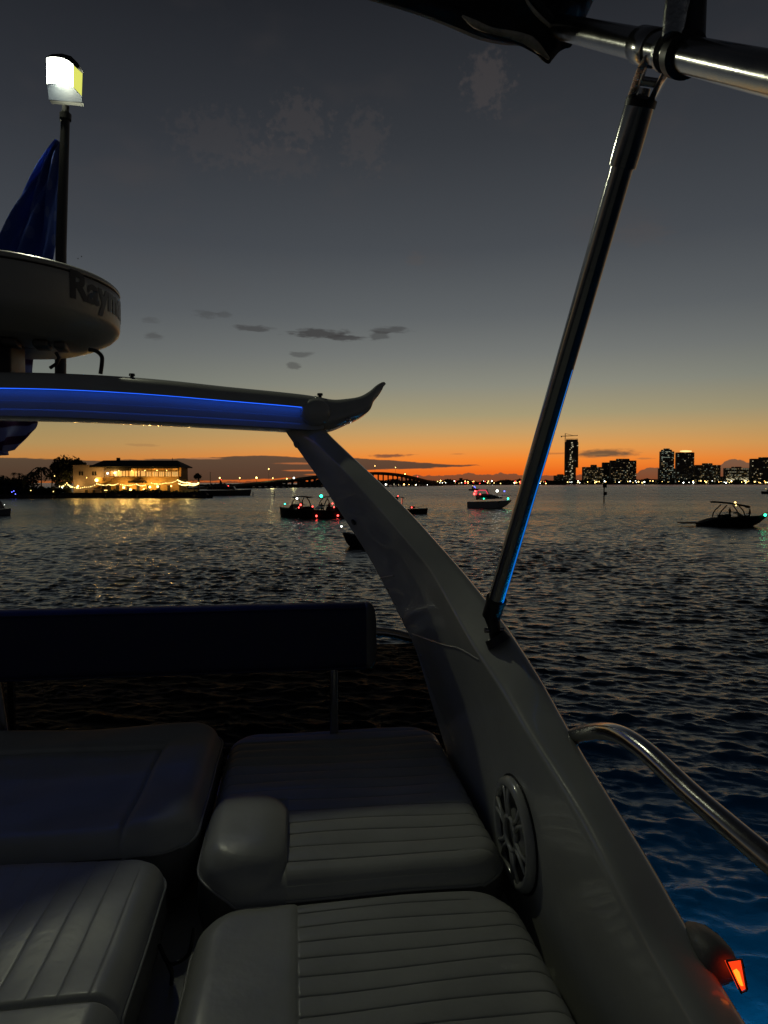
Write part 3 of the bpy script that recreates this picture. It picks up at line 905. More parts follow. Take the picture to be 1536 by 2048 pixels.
# ------------------------------------------------------------------ radar dome
RC = W(-2, 575, 2.55); RR = 223 / F_PX * 2.55 * 1.0
t = thing('radar_dome', 'large round white radar dome with dark lettering, above the arch', 'radar', (RC.x, RC.y, RC.z - .27))
vs, fs = lathe_vf(RC, [(RR * .999, -.002), (RR * 1.004, .004), (RR * 1.0, .010), (RR * .975, .019), (RR * .8, .030), (RR * .4, .042), (0.001, .046)], 128); pym('lid', vs, fs, M['dome'], t)
vs, fs = lathe_vf(RC, [(RR * .985, -.002), (RR * .985, -.007), (RR, -.010), (RR * 1.0, -.03), (RR * .998, -.128), (RR * .985, -.146), (RR * .93, -.168), (RR * .80, -.196), (RR * .72, -.206), (RR * .69, -.212), (RR * .3, -.214), (.001, -.214)], 128); pym('body', vs, fs, M['dome'], t)
vs, fs = lathe_vf(RC, [(RR * .9, -.0035), (RR * .992, -.0035), (RR * .992, -.006), (RR * .9, -.006)], 96); pym('gasket', vs, fs, M['black'], t)
def curved_text(s, start_deg, height, zmid, stretch):
    cu = bpy.data.curves.new('lettering', 'FONT'); cu.body = s; cu.size = height; cu.offset = height * .035; cu.extrude = 0.0
    cu.resolution_u = 4
    o = bpy.data.objects.new('tmp', cu); COL.objects.link(o)
    dg = bpy.context.evaluated_depsgraph_get(); dg.update()
    me = bpy.data.meshes.new_from_object(o.evaluated_get(dg))
    bpy.data.objects.remove(o)
    bm = bmesh.new(); bm.from_mesh(me)
    bmesh.ops.subdivide_edges(bm, edges=[e for e in bm.edges if e.calc_length() > height * .12], cuts=2)
    for v in bm.verts:
        rr = RR * 1.0015 + .0012
        ang = math.radians(-90 + start_deg) + v.co.x * stretch / RR
        v.co = RC + Vector((rr * math.cos(ang), rr * math.sin(ang), zmid + v.co.y)) - parent_base(t)
    bm.to_mesh(me); bm.free()
    link('lettering', me, M['ink'], t, smooth=False)
curved_text('Raymarine', 58.5, .130, -.090, 1.0)
# underside brackets, pedestal
for dx, dy, sx in ((.10, -.09, .05), (.19, -.05, .05), (.245, -.02, .04)):
    box('bracket', RC + Vector((dx, dy - .02, -.226)), sx, .10, .022, M['vinyl_side'], t, .3, .006)
pb = PB(20, 738, a=2.36)
box('pedestal', Vector((RC.x - .04, RC.y - .06, (RC.z - .21 + pb.z) / 2)), .26, .14, (RC.z - .21 - pb.z) + .03, M['black'], t, TH, .01)
vs, fs = sweep([W(112, 705, 2.3), W(118, 716, 2.3), W(112, 728, 2.3), W(100, 736, 2.3)], .006, 8); pym('clip', vs, fs, M['black'], t)
for px, py in ((163, 513), (156, 517)):
    glow('droplet', W(px, py, 1.98), .0016, 'chrome', t)

# ------------------------------------------------------------------ mast with white light
LD = 3.35
mp = W(128, 505, LD)
t = thing('mast_light', 'tall dark mast carrying a glaring white all-round lamp', 'mast light', (mp.x, mp.y, mp.z - .9))
tube('pole', [W(121, 760, LD), W(122, 500, LD), W(131, 225, LD)], [.026, .025, .020], M['black'], t, 16)
tube('collar', [W(131, 240, LD), W(131, 228, LD), W(131, 226, LD), W(131.5, 212, LD)], [.026, .027, .016, .016], M['black'], t, 16)
tube('halyard_ring', [W(124, 232, LD - .02), W(120, 235, LD - .02), W(122, 243, LD - .02), W(126, 240, LD - .02)], .003, M['black'], t, 6, 4)
lw = lambda x, y, dd=0.0: W(x, y, LD + dd)
def slab(name, f, b, m):
    vs, fs = rings([f, b]); return pym(name, vs, fs, m, t, smooth=False)
# lens: curved front, flat right side
fr = [(93, 116), (100, 114), (112, 114), (124, 116), (136, 121), (146, 129)]
fb = [(146, 174), (136, 170), (124, 167), (112, 166), (100, 166), (94, 168)]
slab('lens', [lw(*p) for p in fr + fb], [lw(p[0], p[1], .16) for p in fr + fb], M['lamp'])
slab('side_lens', [lw(146.3, 130), lw(165, 147, .05), lw(163.5, 192, .05), lw(146.3, 174)], [lw(146.3, 130, .12), lw(165, 147, .14), lw(163.5, 192, .14), lw(146.3, 174, .12)], M['lamp_side'])
slab('lower_lens', [lw(94, 169), lw(112, 167), lw(124, 168), lw(136, 171), lw(146, 175), lw(163.5, 193), lw(164, 204), lw(140, 203), lw(98, 199)],
     [lw(94, 169, .14), lw(112, 167, .14), lw(124, 168, .14), lw(136, 171, .14), lw(146, 175, .14), lw(163.5, 193, .14), lw(164, 204, .14), lw(140, 203, .14), lw(98, 199, .14)], M['lamp_base'])
slab('cap', [lw(91, 114), lw(104, 108), lw(124, 107), lw(142, 112), lw(156, 126), lw(167, 145), lw(165, 147), lw(146, 128), (lw(136, 120)), lw(124, 115), lw(104, 113)],
     [lw(x, y, .18) for x, y in ((91, 114), (104, 108), (124, 107), (142, 112), (156, 126), (167, 145), (165, 147), (146, 128), (136, 120), (124, 115), (104, 113))], M['black'])
slab('base_plate', [lw(98, 200), lw(167, 206), lw(168, 213), (lw(150, 211)), lw(104, 208)], [lw(98, 200, .15), lw(167, 206, .15), lw(168, 213, .15), lw(150, 211, .15), lw(104, 208, .15)], M['black'])
l = bpy.data.lights.new('lamp_glow', 'AREA'); l.shape = 'DISK'; l.size = .10; l.energy = 8.6; l.color = (.98, 1.0, .70)
lo_ = bpy.data.objects.new('lamp_glow', l); COL.objects.link(lo_); lo_.parent = t
lo_.location = W(120, 142, LD - .02) - parent_base(t)
dirv = (B(.1, 1.4, -.7) - W(120, 142, LD - .02)).normalized()
lo_.rotation_euler = dirv.to_track_quat('-Z', 'Y').to_euler()

# flag hanging from the mast, behind dome and arch
def flag_mat():
    m = bpy.data.materials.new('flag_cloth'); m.use_nodes = True
    tt = m.node_tree; p = tt.nodes['Principled BSDF']; k = NB(tt)
    uv = k.n('ShaderNodeUVMap').outputs[0]
    s = k.n('ShaderNodeSeparateXYZ'); tt.links.new(uv, s.inputs[0])
    st = k.smooth(k.m('SINE', k.m('MULTIPLY', s.outputs[1], 13 * PI)), -.15, .15)
    cant = k.m('MULTIPLY', k.m('LESS_THAN', s.outputs[0], 1.2), k.m('LESS_THAN', s.outputs[1], .58))
    # rows of pale stars as round dots
    fx = k.m('SUBTRACT', k.m('FRACT', k.m('MULTIPLY', s.outputs[0], 8)), .5); fy = k.m('SUBTRACT', k.m('FRACT', k.m('MULTIPLY', s.outputs[1], 13)), .5)
    dot = k.m('LESS_THAN', k.m('ADD', k.m('MULTIPLY', fx, fx), k.m('MULTIPLY', fy, fy)), .05)
    stripes = k.mix(st, (.14, .05, .20, 1), (.45, .52, .90, 1))
    blue = k.mix(dot, (.08, .15, .60, 1), (.17, .25, .66, 1))
    tt.links.new(k.mix(cant, stripes, blue), p.inputs['Base Color'])
    p.inputs['Roughness'].default_value = .8
    tl = k.n('ShaderNodeBsdfTranslucent'); tt.links.new(k.mix(cant, stripes, blue), tl.inputs[0])
    mx = k.n('ShaderNodeMixShader'); mx.inputs[0].default_value = .45
    tt.links.new(p.outputs[0], mx.inputs[1]); tt.links.new(tl.outputs[0], mx.inputs[2]); tt.links.new(mx.outputs[0], tt.nodes['Material Output'].inputs[0])
    return m
M['flag'] = flag_mat()
FD = LD + .04
hoist = cat_rom([W(121, 285, FD), W(119, 330, FD), W(114, 420, FD), (W(109, 500, FD)), W(88, 600, FD), W(64, 740, FD), W(76, 838, FD), W(60, 868, FD), W(30, 898, FD)], 6)
fly = cat_rom([W(119, 287, FD), W(85, 335, FD), W(42, 395, FD), W(-2, 475, FD), W(-60, 600, FD), W(-100, 740, FD), W(-110, 860, FD), W(-80, 920, FD), W(-30, 925, FD)], 6)
nw = 40; vs, fs, uvs = [], [], []
for i, (a_, b_) in enumerate(zip(hoist, fly)):
    v = i / (len(hoist) - 1)
    for j in range(nw):
        s_ = j / (nw - 1)
        p = a_.lerp(b_, s_) + Vector((0, 1, 0)) * (.035 * math.sin(s_ * 17 + v * 7) * min(1, s_ * 6) + .02 * math.sin(s_ * 31 - v * 11) * min(1, s_ * 4))
        vs.append(p); uvs.append((s_ * .9 + .1 * v, v))
for i in range(len(hoist) - 1):
    for j in range(nw - 1):
        a_ = i * nw + j; fs.append((a_, a_ + 1, a_ + nw + 1, a_ + nw))
fb_ = W(121, 500, FD)
nv = len(vs)
vs2 = vs + [v + Vector((0, .003, 0)) for v in vs]; fs2 = fs + [tuple(nv + q for q in f[::-1]) for f in fs]
me = bpy.data.meshes.new('flag'); me.from_pydata([tuple(v - fb_) for v in vs2], [], fs2)
ul = me.uv_layers.new(name='UVMap'); uv2 = uvs + uvs
for lp in me.loops: ul.data[lp.index].uv = uv2[lp.vertex_index]
o = link('flag', me, M['flag']); o.location = fb_
tag(o, 'dark blue striped flag hanging limp from the mast behind the radar dome', 'flag')

# ------------------------------------------------------------------ bimini frame, strut, rolled canvas
bi = thing('bimini_frame', 'steel canopy frame with diagonal strut down to the arch', 'canopy frame', W(985, 1272, 1.5))
def dl(p, q, f): return p.lerp(q, f)
b0, b1 = W(1060, 40, 1.34), W(1560, 152, .625)
b2 = b1 + (b1 - b0) * .3
tube('bow_tube', [b0, dl(b0, b1, .33), dl(b0, b1, .66), b1, b2], .0182, M['chrome'], bi, 28, 8)
jp = None
# joint between two tube lengths
def on_bar(px):
    best = min((abs((768 + (q.x) / q.y * F_PX) - px), f) for f in [i / 400 for i in range(401)] for q in [dl(b0, b1, f)])
    return dl(b0, b1, best[1])
ba_ = (b1 - b0).normalized()
q1 = on_bar(1278)
tube('sleeve', [q1 - ba_ * .018, q1 - ba_ * .016, q1 + ba_ * .03, q1 + ba_ * .032], [.0200, .0212, .0212, .0200], M['chrome'], bi, 28)
q2 = on_bar(1350)
tube('clamp_band', [q2 - ba_ * .009, q2 - ba_ * .008, q2 + ba_ * .008, q2 + ba_ * .009], [.0195, .0245, .0245, .0195], M['black'], bi, 28)
tube('clamp_band', [on_bar(1325) - ba_ * .004, on_bar(1325) + ba_ * .004], [.0225, .0225], M['dchrome'], bi, 28)
# upright eye and second tube above the bar
qa = on_bar(1352)
tube('upright_tube', [qa + Vector((.010, .01, .0)), qa + Vector((.014, .015, .13))], .0165, M['black'], bi, 20)
tube('eye_end', [qa + Vector((-.018, -.01, .012)), qa + Vector((-.013, -.01, .05)), qa + Vector((-.006, -.01, .075))], [.011, .013, .010], M['dchrome'], bi, 16, 4)
tube('knob', [qa + Vector((.035, -.01, .064)), qa + Vector((.07, -.01, .07))], [.008, .009], M['black'], bi, 12)
# strut
s0, s1 = W(985, 1225, 1.50), W(1281, 208, 1.03)
ax = (s1 - s0).normalized()
tube('strut_tube', [s0, s1], .0178, M['chrome'], bi, 32)
LS = (s1 - s0).length
tube('upper_socket', [s1 - ax * .085, s1 - ax * .084, s1 - ax * .06, s1 - ax * .008, s1, s1 + ax * .004], [.018, .0215, .0222, .0222, .0215, .012], M['chrome'], bi, 32)
tube('socket_cap', [s1 - ax * .004, s1 + ax * .006, s1 + ax * .010], [.0225, .0225, .012], M['black'], bi, 24)
tube('eye_neck', [s1 + ax * .004, s1 + ax * .02], [.010, .009], M['chrome'], bi, 16)
ee = s1 + ax * .02
top_at = on_bar(1300) + Vector((0, 0, -.018))
side_v = ax.cross(ray(1290, 150).normalized()).normalized()
for s, mm in ((-1, 'chrome'), (1, 'dchrome')):
    pl = []
    for f, w in ((0.0, .010), (.25, .016), (.75, .017), (1.0, .013)):
        c = dl(ee - ax * .012, top_at, f) + side_v * s * .0150
        pl.append(rounded([c + side_v * .0045 + Vector((0, -1, 0)) * w, c - side_v * .0045 + Vector((0, -1, 0)) * w, c - side_v * .0045 + Vector((0, 1, 0)) * w, c + side_v * .0045 + Vector((0, 1, 0)) * w], [.002] * 4, 2, 1))
    vs, fs = rings(pl); pym('fork_plate', vs, fs, M[mm], bi)
pc = dl(ee, top_at, .3)
tube('pin', [pc - side_v * .02, pc + side_v * .02], .006, M['chrome'], bi, 16)
# lower end
tube('lower_socket', [s0 - ax * .012, s0 - ax * .01, s0 + ax * .035, s0 + ax * .037], [.0185, .0208, .0208, .0182], M['black'], bi, 28)
tube('collar', [s0 + ax * .030, s0 + ax * .040], [.0225, .0225], M['black'], bi, 28)
ft = W(990, 1275, 1.52)
tube('foot_fork', [s0 - ax * .01, dl(s0, ft, .55), ft], [.017, .014, .012], M['black'], bi, 18, 3)
tube('foot_pin', [dl(s0, ft, .7) - BU * .022, dl(s0, ft, .7) + BU * .022], .006, M['chrome'], bi, 12)
tube('foot_plate', [ft + Vector((0, 0, .004)), ft + Vector((.01, -.004, -.012))], [.026, .030], M['black'], bi, 20)
# blue reflection down the strut's outboard side, added as a glowing strip
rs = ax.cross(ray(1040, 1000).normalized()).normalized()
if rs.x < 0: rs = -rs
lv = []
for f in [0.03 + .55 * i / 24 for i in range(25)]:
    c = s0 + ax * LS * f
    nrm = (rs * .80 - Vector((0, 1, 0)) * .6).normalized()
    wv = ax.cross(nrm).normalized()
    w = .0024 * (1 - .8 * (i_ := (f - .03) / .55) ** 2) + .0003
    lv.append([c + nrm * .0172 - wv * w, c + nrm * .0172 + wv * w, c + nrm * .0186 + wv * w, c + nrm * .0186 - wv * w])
vs, fs = rings(lv); o = pym('light_or_glint_strip', vs, fs, M['strut_glint'], bi, smooth=False)

# rolled canvas
cv = thing('rolled_canopy', 'rolled dark canvas with clear vinyl folds hanging at the top edge', 'canvas', W(1000, -60, 1.25))
lowe = [(690, -25), (760, 0), (830, 22), (900, 48), (960, 72), (1010, 84), (1045, 90), (1070, 104), (1088, 122), (1098, 127), (1106, 118), (1118, 104), (1130, 97), (1143, 92), (1150, 70), (1165, 48), (1182, 12), (1195, -20)]
upe = [(720, -160), (780, -160), (840, -160), (890, -160), (940, -160), (980, -160), (1010, -160), (1035, -160), (1055, -160), (1075, -160), (1095, -160), (1110, -160), (1125, -160), (1140, -160), (1160, -160), (1180, -160), (1200, -160), (1230, -160)]
LE = cat_rom([W(x, y, 1.22) for x, y in lowe], 5); UE = cat_rom([W(x, y, 1.22) for x, y in upe], 5)
vs, fs = [], []; nt = 26
for side_ in (-1, 1):
    off0 = len(vs)
    for i, (a_, b_) in enumerate(zip(LE, UE)):
        for j in range(nt):
            f = j / (nt - 1)
            bulge = math.sin(PI * min(1, f * 1.15 + .0)) ** .5 if f > 0 else 0
            fold = .014 * math.sin(f * 26 + i * .05) + .008 * math.sin(f * 11 - i * .23)
            vs.append(a_.lerp(b_, f) + Vector((0, 1, 0)) * side_ * ((.035 + fold) * bulge + .001))
    for i in range(len(LE) - 1):
        for j in range(nt - 1):
            q = off0 + i * nt + j; fs.append((q, q + 1, q + nt + 1, q + nt))
pym('canvas_roll', vs, fs, M['canvas'], cv)
def fold(pts, rads, m='clear'):
    tube('vinyl_fold', [W(x, y, d_) for x, y, d_ in pts], rads, M[m], cv, 10, 6)
fold([(925, 32, 1.18), (950, 48, 1.175), (985, 62, 1.175), (1030, 72, 1.175), (1060, 84, 1.18), (1080, 100, 1.18), (1098, 118, 1.19)], [.002, .006, .005, .007, .009, .006, .002])
fold([(935, 46, 1.19), (985, 72, 1.18), (1030, 82, 1.18), (1064, 98, 1.185), (1090, 118, 1.19)], [.002, .004, .004, .004, .002], 'canvas')
fold([(1050, -5, 1.175), (1062, 14, 1.17), (1080, 34, 1.17), (1100, 52, 1.175), (1116, 66, 1.18)], [.002, .003, .0035, .003, .001])
fold([(1060, -12, 1.172), (1078, 10, 1.168), (1100, 36, 1.17), (1122, 58, 1.18)], [.003, .006, .006, .003], 'canvas')
tv = []
for i in range(34):
    x = 757 + i * 3.6
    p = dl(W(756, -1, 1.2), W(905, 49, 1.2), (x - 757) / 148) + Vector((0, -.0, -.0015))
    tv.append(box_vf(p, .0018, .003, .004))
vs, fs = merge(tv); o = pym('zip_teeth', vs, fs, M['black'], cv, smooth=False); o['kind'] = 'stuff'

# ================================================================== far scene
def em(name, col, s, sample=False):
    return mat(name, tuple(c * .5 for c in col), .5, emit=col, estr=s, sample=sample, var=.02)
M['warm'] = em('warm_light', (1.0, .62, .16), 9.0)
M['warm2'] = em('yellow_light', (1.0, .70, .22), 4.0)
M['white_l'] = em('white_light', (.95, 1.0, .92), 9.0)
M['green_l'] = em('green_light', (.02, 1.0, .42), 9.0)
M['red_l'] = em('red_light', (1.0, .05, .04), 9.0)
M['blue_l'] = em('blue_light', (.12, .14, 1.0), 5.0)
M['win_w'] = em('lit_window_warm', (1.0, .72, .34), .24)
M['win_c'] = em('lit_window_cool', (.80, .95, .74), .20)
M['win_b'] = em('lit_window_bright', (1.0, .88, .56), .5)
M['room'] = em('lit_room', (1.0, .60, .18), .6)
M['dark'] = mat('dark_hull', (.008, .009, .010), .75, spec=.12, var=.2, vscale=2)
M['hullw'] = mat('pale_hull', (.16, .16, .16), .35, var=.1, vscale=1)
M['hullp'] = mat('white_hull', (.42, .42, .40), .35, var=.1, vscale=1)
M['hullg'] = mat('grey_hull', (.06, .06, .065), .35, var=.1, vscale=1)
M['cloth'] = mat('dark_clothes', (.02, .02, .022), .8, var=.3, vscale=8)
M['stucco'] = mat('stucco_wall', (.42, .25, .08), .9, var=.12, vscale=1.2, bump=.01, bscale=8)
M['stucco_p'] = mat('pinkish_wall', (.26, .20, .17), .9, var=.12, vscale=1.2, bump=.01, bscale=8)
M['rooft'] = mat('dark_roof', (.012, .011, .010), .8, var=.3, vscale=3)
M['wood'] = mat('dark_wood', (.03, .02, .012), .7, var=.3, vscale=3)
M['rock'] = mat('dark_rock', (.035, .032, .028), .95, var=.4, vscale=.6, bump=.1, bscale=1)
M['leaf'] = mat('dark_foliage', (.018, .026, .012), .8, var=.4, vscale=.7)
M['leaf2'] = mat('palm_foliage', (.022, .030, .014), .7, var=.4, vscale=.7)
M['trunk'] = mat('tree_trunk', (.035, .028, .02), .9, var=.3, vscale=3)
M['concrete'] = mat('dark_concrete', (.05, .046, .04), .9, var=.2, vscale=.2)
M['tower'] = mat('tower_facade', (.075, .078, .066), .6, var=.2, vscale=.05)
M['tower2'] = mat('pale_tower_facade', (.15, .14, .11), .7, var=.2, vscale=.05)
M['mast'] = mat('galvanised_pole', (.10, .10, .10), .5, metal=.5)

def land(name, label, pts, zt, d_skirt, m, n_jit=0.3):
    """low ground from an outline of world xy points"""
    vs, fs = [], []
    top, bot = [], []
    for (x, y) in pts:
        top.append(Vector((x + random.uniform(-n_jit, n_jit), y + random.uniform(-n_jit, n_jit), zt + random.uniform(-.15, .15))))
    c = sum(top, Vector()) / len(top)
    bot = [Vector((p.x + (p.x - c.x) * .01, p.y + (p.y - c.y) * .01, -1.5)) for p in top]
    mid = [p.lerp(b_, .35) + Vector((random.uniform(-.3, .3), random.uniform(-.5, .1), 0)) for p, b_ in zip(top, bot)]
    vs, fs = rings([bot, mid, top], True, False)
    fs.append(tuple(range(2 * len(pts), 3 * len(pts))))
    o = pym(name, vs, fs, m, off=(c.x, c.y, 0), smooth=False); tag(o, label, None, None, 'structure')
    return o

def X(px, d): return (px - 768) / F_PX * d
def Z(py, d): return H + (966 - py) / F_PX * d

# ---- island with the lit waterfront restaurant
HD = 212.0
edge = [(X(px, HD - 6 + random.uniform(-.6, .6)), HD - 6 + random.uniform(-.8, .8)) for px in range(-120, 420, 9)]
isl = edge + [(X(416, HD + 10), HD + 12), (X(410, HD + 40), HD + 42), (X(-200, HD + 60), HD + 60)]
land('island', 'low rocky island carrying the restaurant', isl, 1.0, 0, M['rock'])

def hx(px): return X(px, HD)
def hz(py): return Z(py, HD)
res = thing('restaurant', 'two storey waterfront restaurant glowing yellow under a dark hip roof', 'building', (hx(255), HD + 5, 1.0))
def rbox(name, x0, x1, y0, y1, dep0, dep1, m, parent=None):
    """box given by pixel columns, pixel rows (top, bottom) and distance from the front plane"""
    p = parent or res
    c = ((hx(x0) + hx(x1)) / 2, HD + (dep0 + dep1) / 2, (hz(y0) + hz(y1)) / 2)
    return box(name, c, abs(hx(x1) - hx(x0)), abs(dep1 - dep0), abs(hz(y0) - hz(y1)), m, p)
rbox('wall', 147, 209, 931.5, 994, 0, 10, M['stucco_p'])
rbox('wall', 209.02, 358, 953.5, 994, .3, 10, M['stucco'])
rbox('wall', 222, 358, 934, 953.4, 2.6, 9.8, M['stucco'])
rbox('wall', 209.04, 222, 932, 953.4, .2, 9.8, M['stucco_p'])
rbox('parapet', 146, 209, 930, 931.4, -.15, 10.2, M['stucco_p'])
# hip roof
rv = [Vector((hx(183), HD - 1.2, hz(933))), Vector((hx(365), HD - 1.2, hz(933))), Vector((hx(365), HD + 11.5, hz(933))), Vector((hx(183), HD + 11.5, hz(933))),
      Vector((hx(196), HD + 4.5, hz(920))), Vector((hx(347), HD + 4.5, hz(920)))]
rv2 = [v - Vector((0, 0, .3)) for v in rv[:4]]
o = pym('roof', rv + rv2, [(0, 1, 5, 4), (1, 2, 5), (2, 3, 4, 5), (3, 0, 4), (0, 6, 7, 1), (1, 7, 8, 2), (2, 8, 9, 3), (3, 9, 6, 0), (6, 9, 8, 7)], M['rooft'], res, smooth=False)
box('chimney', (hx(228), HD + 4, hz(918)), .9, .9, 1.0, M['rooft'], o)
tube('roof_vent', [(hx(338), HD + 4, hz(921)), (hx(338), HD + 4, hz(915))], .08, M['mast'], o, 6)
# upper gallery: posts, beam, rail, lit openings
rbox('gallery_beam', 214, 359, 933.2, 937, -.3, .4, M['rooft'])
rbox('awning', 214, 262, 937.1, 941.5, -1.0, .6, M['wood'])
for x in (222, 252, 275.5, 292.5, 304, 317, 330, 343, 357.5):
    rbox('gallery_post', x - .9, x + .9, 937.2, 953.3, -.1, .2, M['stucco'])
for (a_, b_, mm) in ((223.5, 229, 'win_b'), (231, 239, 'room'), (241, 250, 'room'), (254, 263, 'room'), (265, 274, 'room'), (277, 290, 'room')):
    w_ = rbox('window', a_, b_, 941.7, 953.2, 2.5, 2.58, M[mm])
for (a_, b_) in ((294, 303), (305.2, 316), (318.3, 329), (331.2, 342), (344.2, 356)):
    w_ = rbox('window', a_, b_, 943.5, 952.8, .31, .36, M['room'])
    n_ = 3
    for k in range(1, n_):
        xx = a_ + (b_ - a_) * k / n_
        rbox('mullion', xx - .25, xx + .25, 943.5, 952.8, .22, .308, M['wood'], w_)
    rbox('lintel', a_, b_, 940, 943.4, .0, .3, M['stucco'])
rbox('gallery_rail', 222, 292, 952.6, 954, -.25, -.05, M['wood'])
for x in (163, 189.5):
    w_ = rbox('window', x - 4.5, x + 4.5, 943, 951, -.06, .1, M['dark'])
    for dx in (-4.9, 0, 4.9): rbox('window_frame', x + dx - .35, x + dx + .35, 942.4, 951.6, -.14, -.061, M['stucco_p'], w_)
# ground floor openings and gates
for x, y0 in ((173.5, 980), (188.5, 980)):
    dd_ = rbox('door', x - 3.2, x + 3.2, y0, 993, -.1, .1, M['wood'])
    rbox('door_frame', x - 3.8, x - 3.25, y0 - .6, 993, -.18, .05, M['stucco'], dd_); rbox('door_frame', x + 3.25, x + 3.8, y0 - .6, 993, -.18, .05, M['stucco'], dd_)
g_ = rbox('gate', 204, 224, 971, 992, -.4, -.3, M['wood'])
for x in (203.2, 213.5, 224.3): rbox('gate_post', x - .5, x + .5, 969.5, 992, -.5, -.25, M['stucco'], g_)
rbox('gate_light', 210, 216, 980, 981, -.52, -.41, M['warm2'], g_)
rbox('canopy', 262, 293, 962, 966, -2.2, .28, M['wood'])
for k in range(6): rbox('shutter', 232 + k * 20.5, 238 + k * 20.5, 970.5, 981, .2, .32, M['wood'])
rbox('stair_wall', 196, 209, 955, 966, -1.2, -.1, M['stucco'])
sv = [Vector((hx(190), HD - 1.4, hz(975))), Vector((hx(226), HD - 1.4, hz(953.6))), Vector((hx(226), HD - 1.4, hz(957))), Vector((hx(196), HD - 1.4, hz(975)))]
vs, fs = rings([sv, [v + Vector((0, 1.3, 0)) for v in sv]]); pym('stair', vs, fs, M['stucco'], res, smooth=False)
# wall lamps: (px, py, glow radius, watts)
for (x, y, r, p) in ((198, 960.5, .62, 420), (158, 975, .34, 150), (160, 972, .3, 60), (251, 975, .42, 330), (264.5, 979, .42, 260), (291.5, 979.5, .45, 300), (303, 974, .42, 300), (318.5, 973, .42, 330),
                     (219, 947, .30, 110), (233.5, 946, .42, 200), (241, 941.6, .14, 0), (267, 941.6, .14, 0), (293, 941, .14, 0), (317, 941, .14, 0), (336, 941, .14, 0), (177, 955.5, .13, 0), (345, 972, .25, 160)):
    g_ = glow('wall_lamp', (hx(x), HD - .9 - r, hz(y)), r * .8, 'warm' if x != 219 else 'white_l', res)
    if p: lamp('bulb', (hx(x), HD - 1.9 - r, hz(y) + 1.0), p * 1.3, (1.0, .56, .13), .3, res)
for x in (228, 262, 305, 345): lamp('room_bulb', (hx(x), HD + 1.2, hz(945)), 200, (1.0, .60, .18), .3, res)

# string lights: swags between points
def string(pts, label, n_per, rb=.125, mk='warm2', sag=2.2):
    a0 = pts[0]
    t = thing('string_lights', label, 'string lights', (hx(a0[0]), HD - 2.2, hz(a0[1])), group='strings of bulbs round the restaurant')
    path = []
    for (xa, ya), (xb, yb) in zip(pts[:-1], pts[1:]):
        for k in range(n_per):
            f = k / n_per
            path.append((xa + (xb - xa) * f, ya + (yb - ya) * f + sag * 4 * f * (1 - f)))
    path.append(pts[-1])
    P = [Vector((hx(x), HD - 2.2, hz(y))) for x, y in path]
    tube('cable', [p + Vector((0, 0, .14)) for p in P], .03, M['black'], t, 4)
    for p in P[::1]: glow('bulb', p, rb * random.uniform(.7, 1.15), mk, t)
string([(152, 974), (176, 974), (200, 968)], 'string of bulbs rising from the low wall to the gate lamp', 6)
string([(200, 967), (224, 969), (242, 967)], 'string of bulbs swagged over the gate', 9)
string([(247, 969), (278, 968), (296, 970)], 'string of bulbs crossing below the dark canopy', 9)
string([(308, 966), (336, 966), (360, 960)], 'string of bulbs along the right half of the terrace', 9)
string([(360, 960), (380, 965), (401, 966)], 'upper string of bulbs round the end pavilion', 10, .2)
string([(362, 967), (381, 969), (400, 968)], 'lower string of bulbs round the end pavilion', 10, .2)
string([(127, 973), (141, 966), (152, 974)], 'short string of bulbs under the dark trees', 4, .2)
# end pavilion
pv = thing('pavilion', 'open waterside pavilion hung with bulbs at the restaurant end', 'pavilion', (hx(381), HD + 1, 1.0))
for x in (362.5, 376, 389, 401): rbox('post', x - .5, x + .5, 961, 994, -1.5, -1.2, M['wood'], pv)
rbox('top_beam', 361, 403, 960, 961.2, -1.6, 2.5, M['wood'], pv)
rbox('counter', 366, 398, 979, 994, -.8, .2, M['wood'], pv)
lamp('bulb', (hx(381), HD - 3.5, hz(972)), 170, (1.0, .66, .2), .4, pv)
# terrace hedge in front
def leaf_cloud(name, center, rad, n, size, m, parent=None, seedv=0, flat=1.0, stem=None):
    r = np.random.default_rng(seedv)
    vs, fs = [], []
    lobes = [(Vector(center), 1.0)]
    for _ in range(6):
        a = r.uniform(0, 2 * PI); lobes.append((Vector(center) + Vector((math.cos(a) * rad[0] * .6, math.sin(a) * rad[1] * .6, r.uniform(-.35, .55) * rad[2])), r.uniform(.45, .7)))
    for k in range(n):
        c, s = lobes[r.integers(len(lobes))]
        v = Vector(r.normal(size=3)); v.normalize(); v *= r.uniform(.3, 1.0) ** .6 * s
        p = c + Vector((v.x * rad[0], v.y * rad[1], v.z * rad[2]))
        a_ = Vector(r.normal(size=3)).normalized() * size * r.uniform(.5, 1.2); b_ = a_.cross(Vector(r.normal(size=3))).normalized() * size * r.uniform(.4, 1)
        i = len(vs); vs += [p - a_, p + b_ * .6, p + a_, p - b_ * .6]; fs.append((i, i + 1, i + 2, i + 3))
    base = parent_base(parent) if parent is not None else Vector(center)
    me = bpy.data.meshes.new(name); me.from_pydata([tuple(v - base) for v in vs], [], fs)
    o = link(name, me, m, parent, False)
    if parent is None: o.location = base
    return o
hv = []
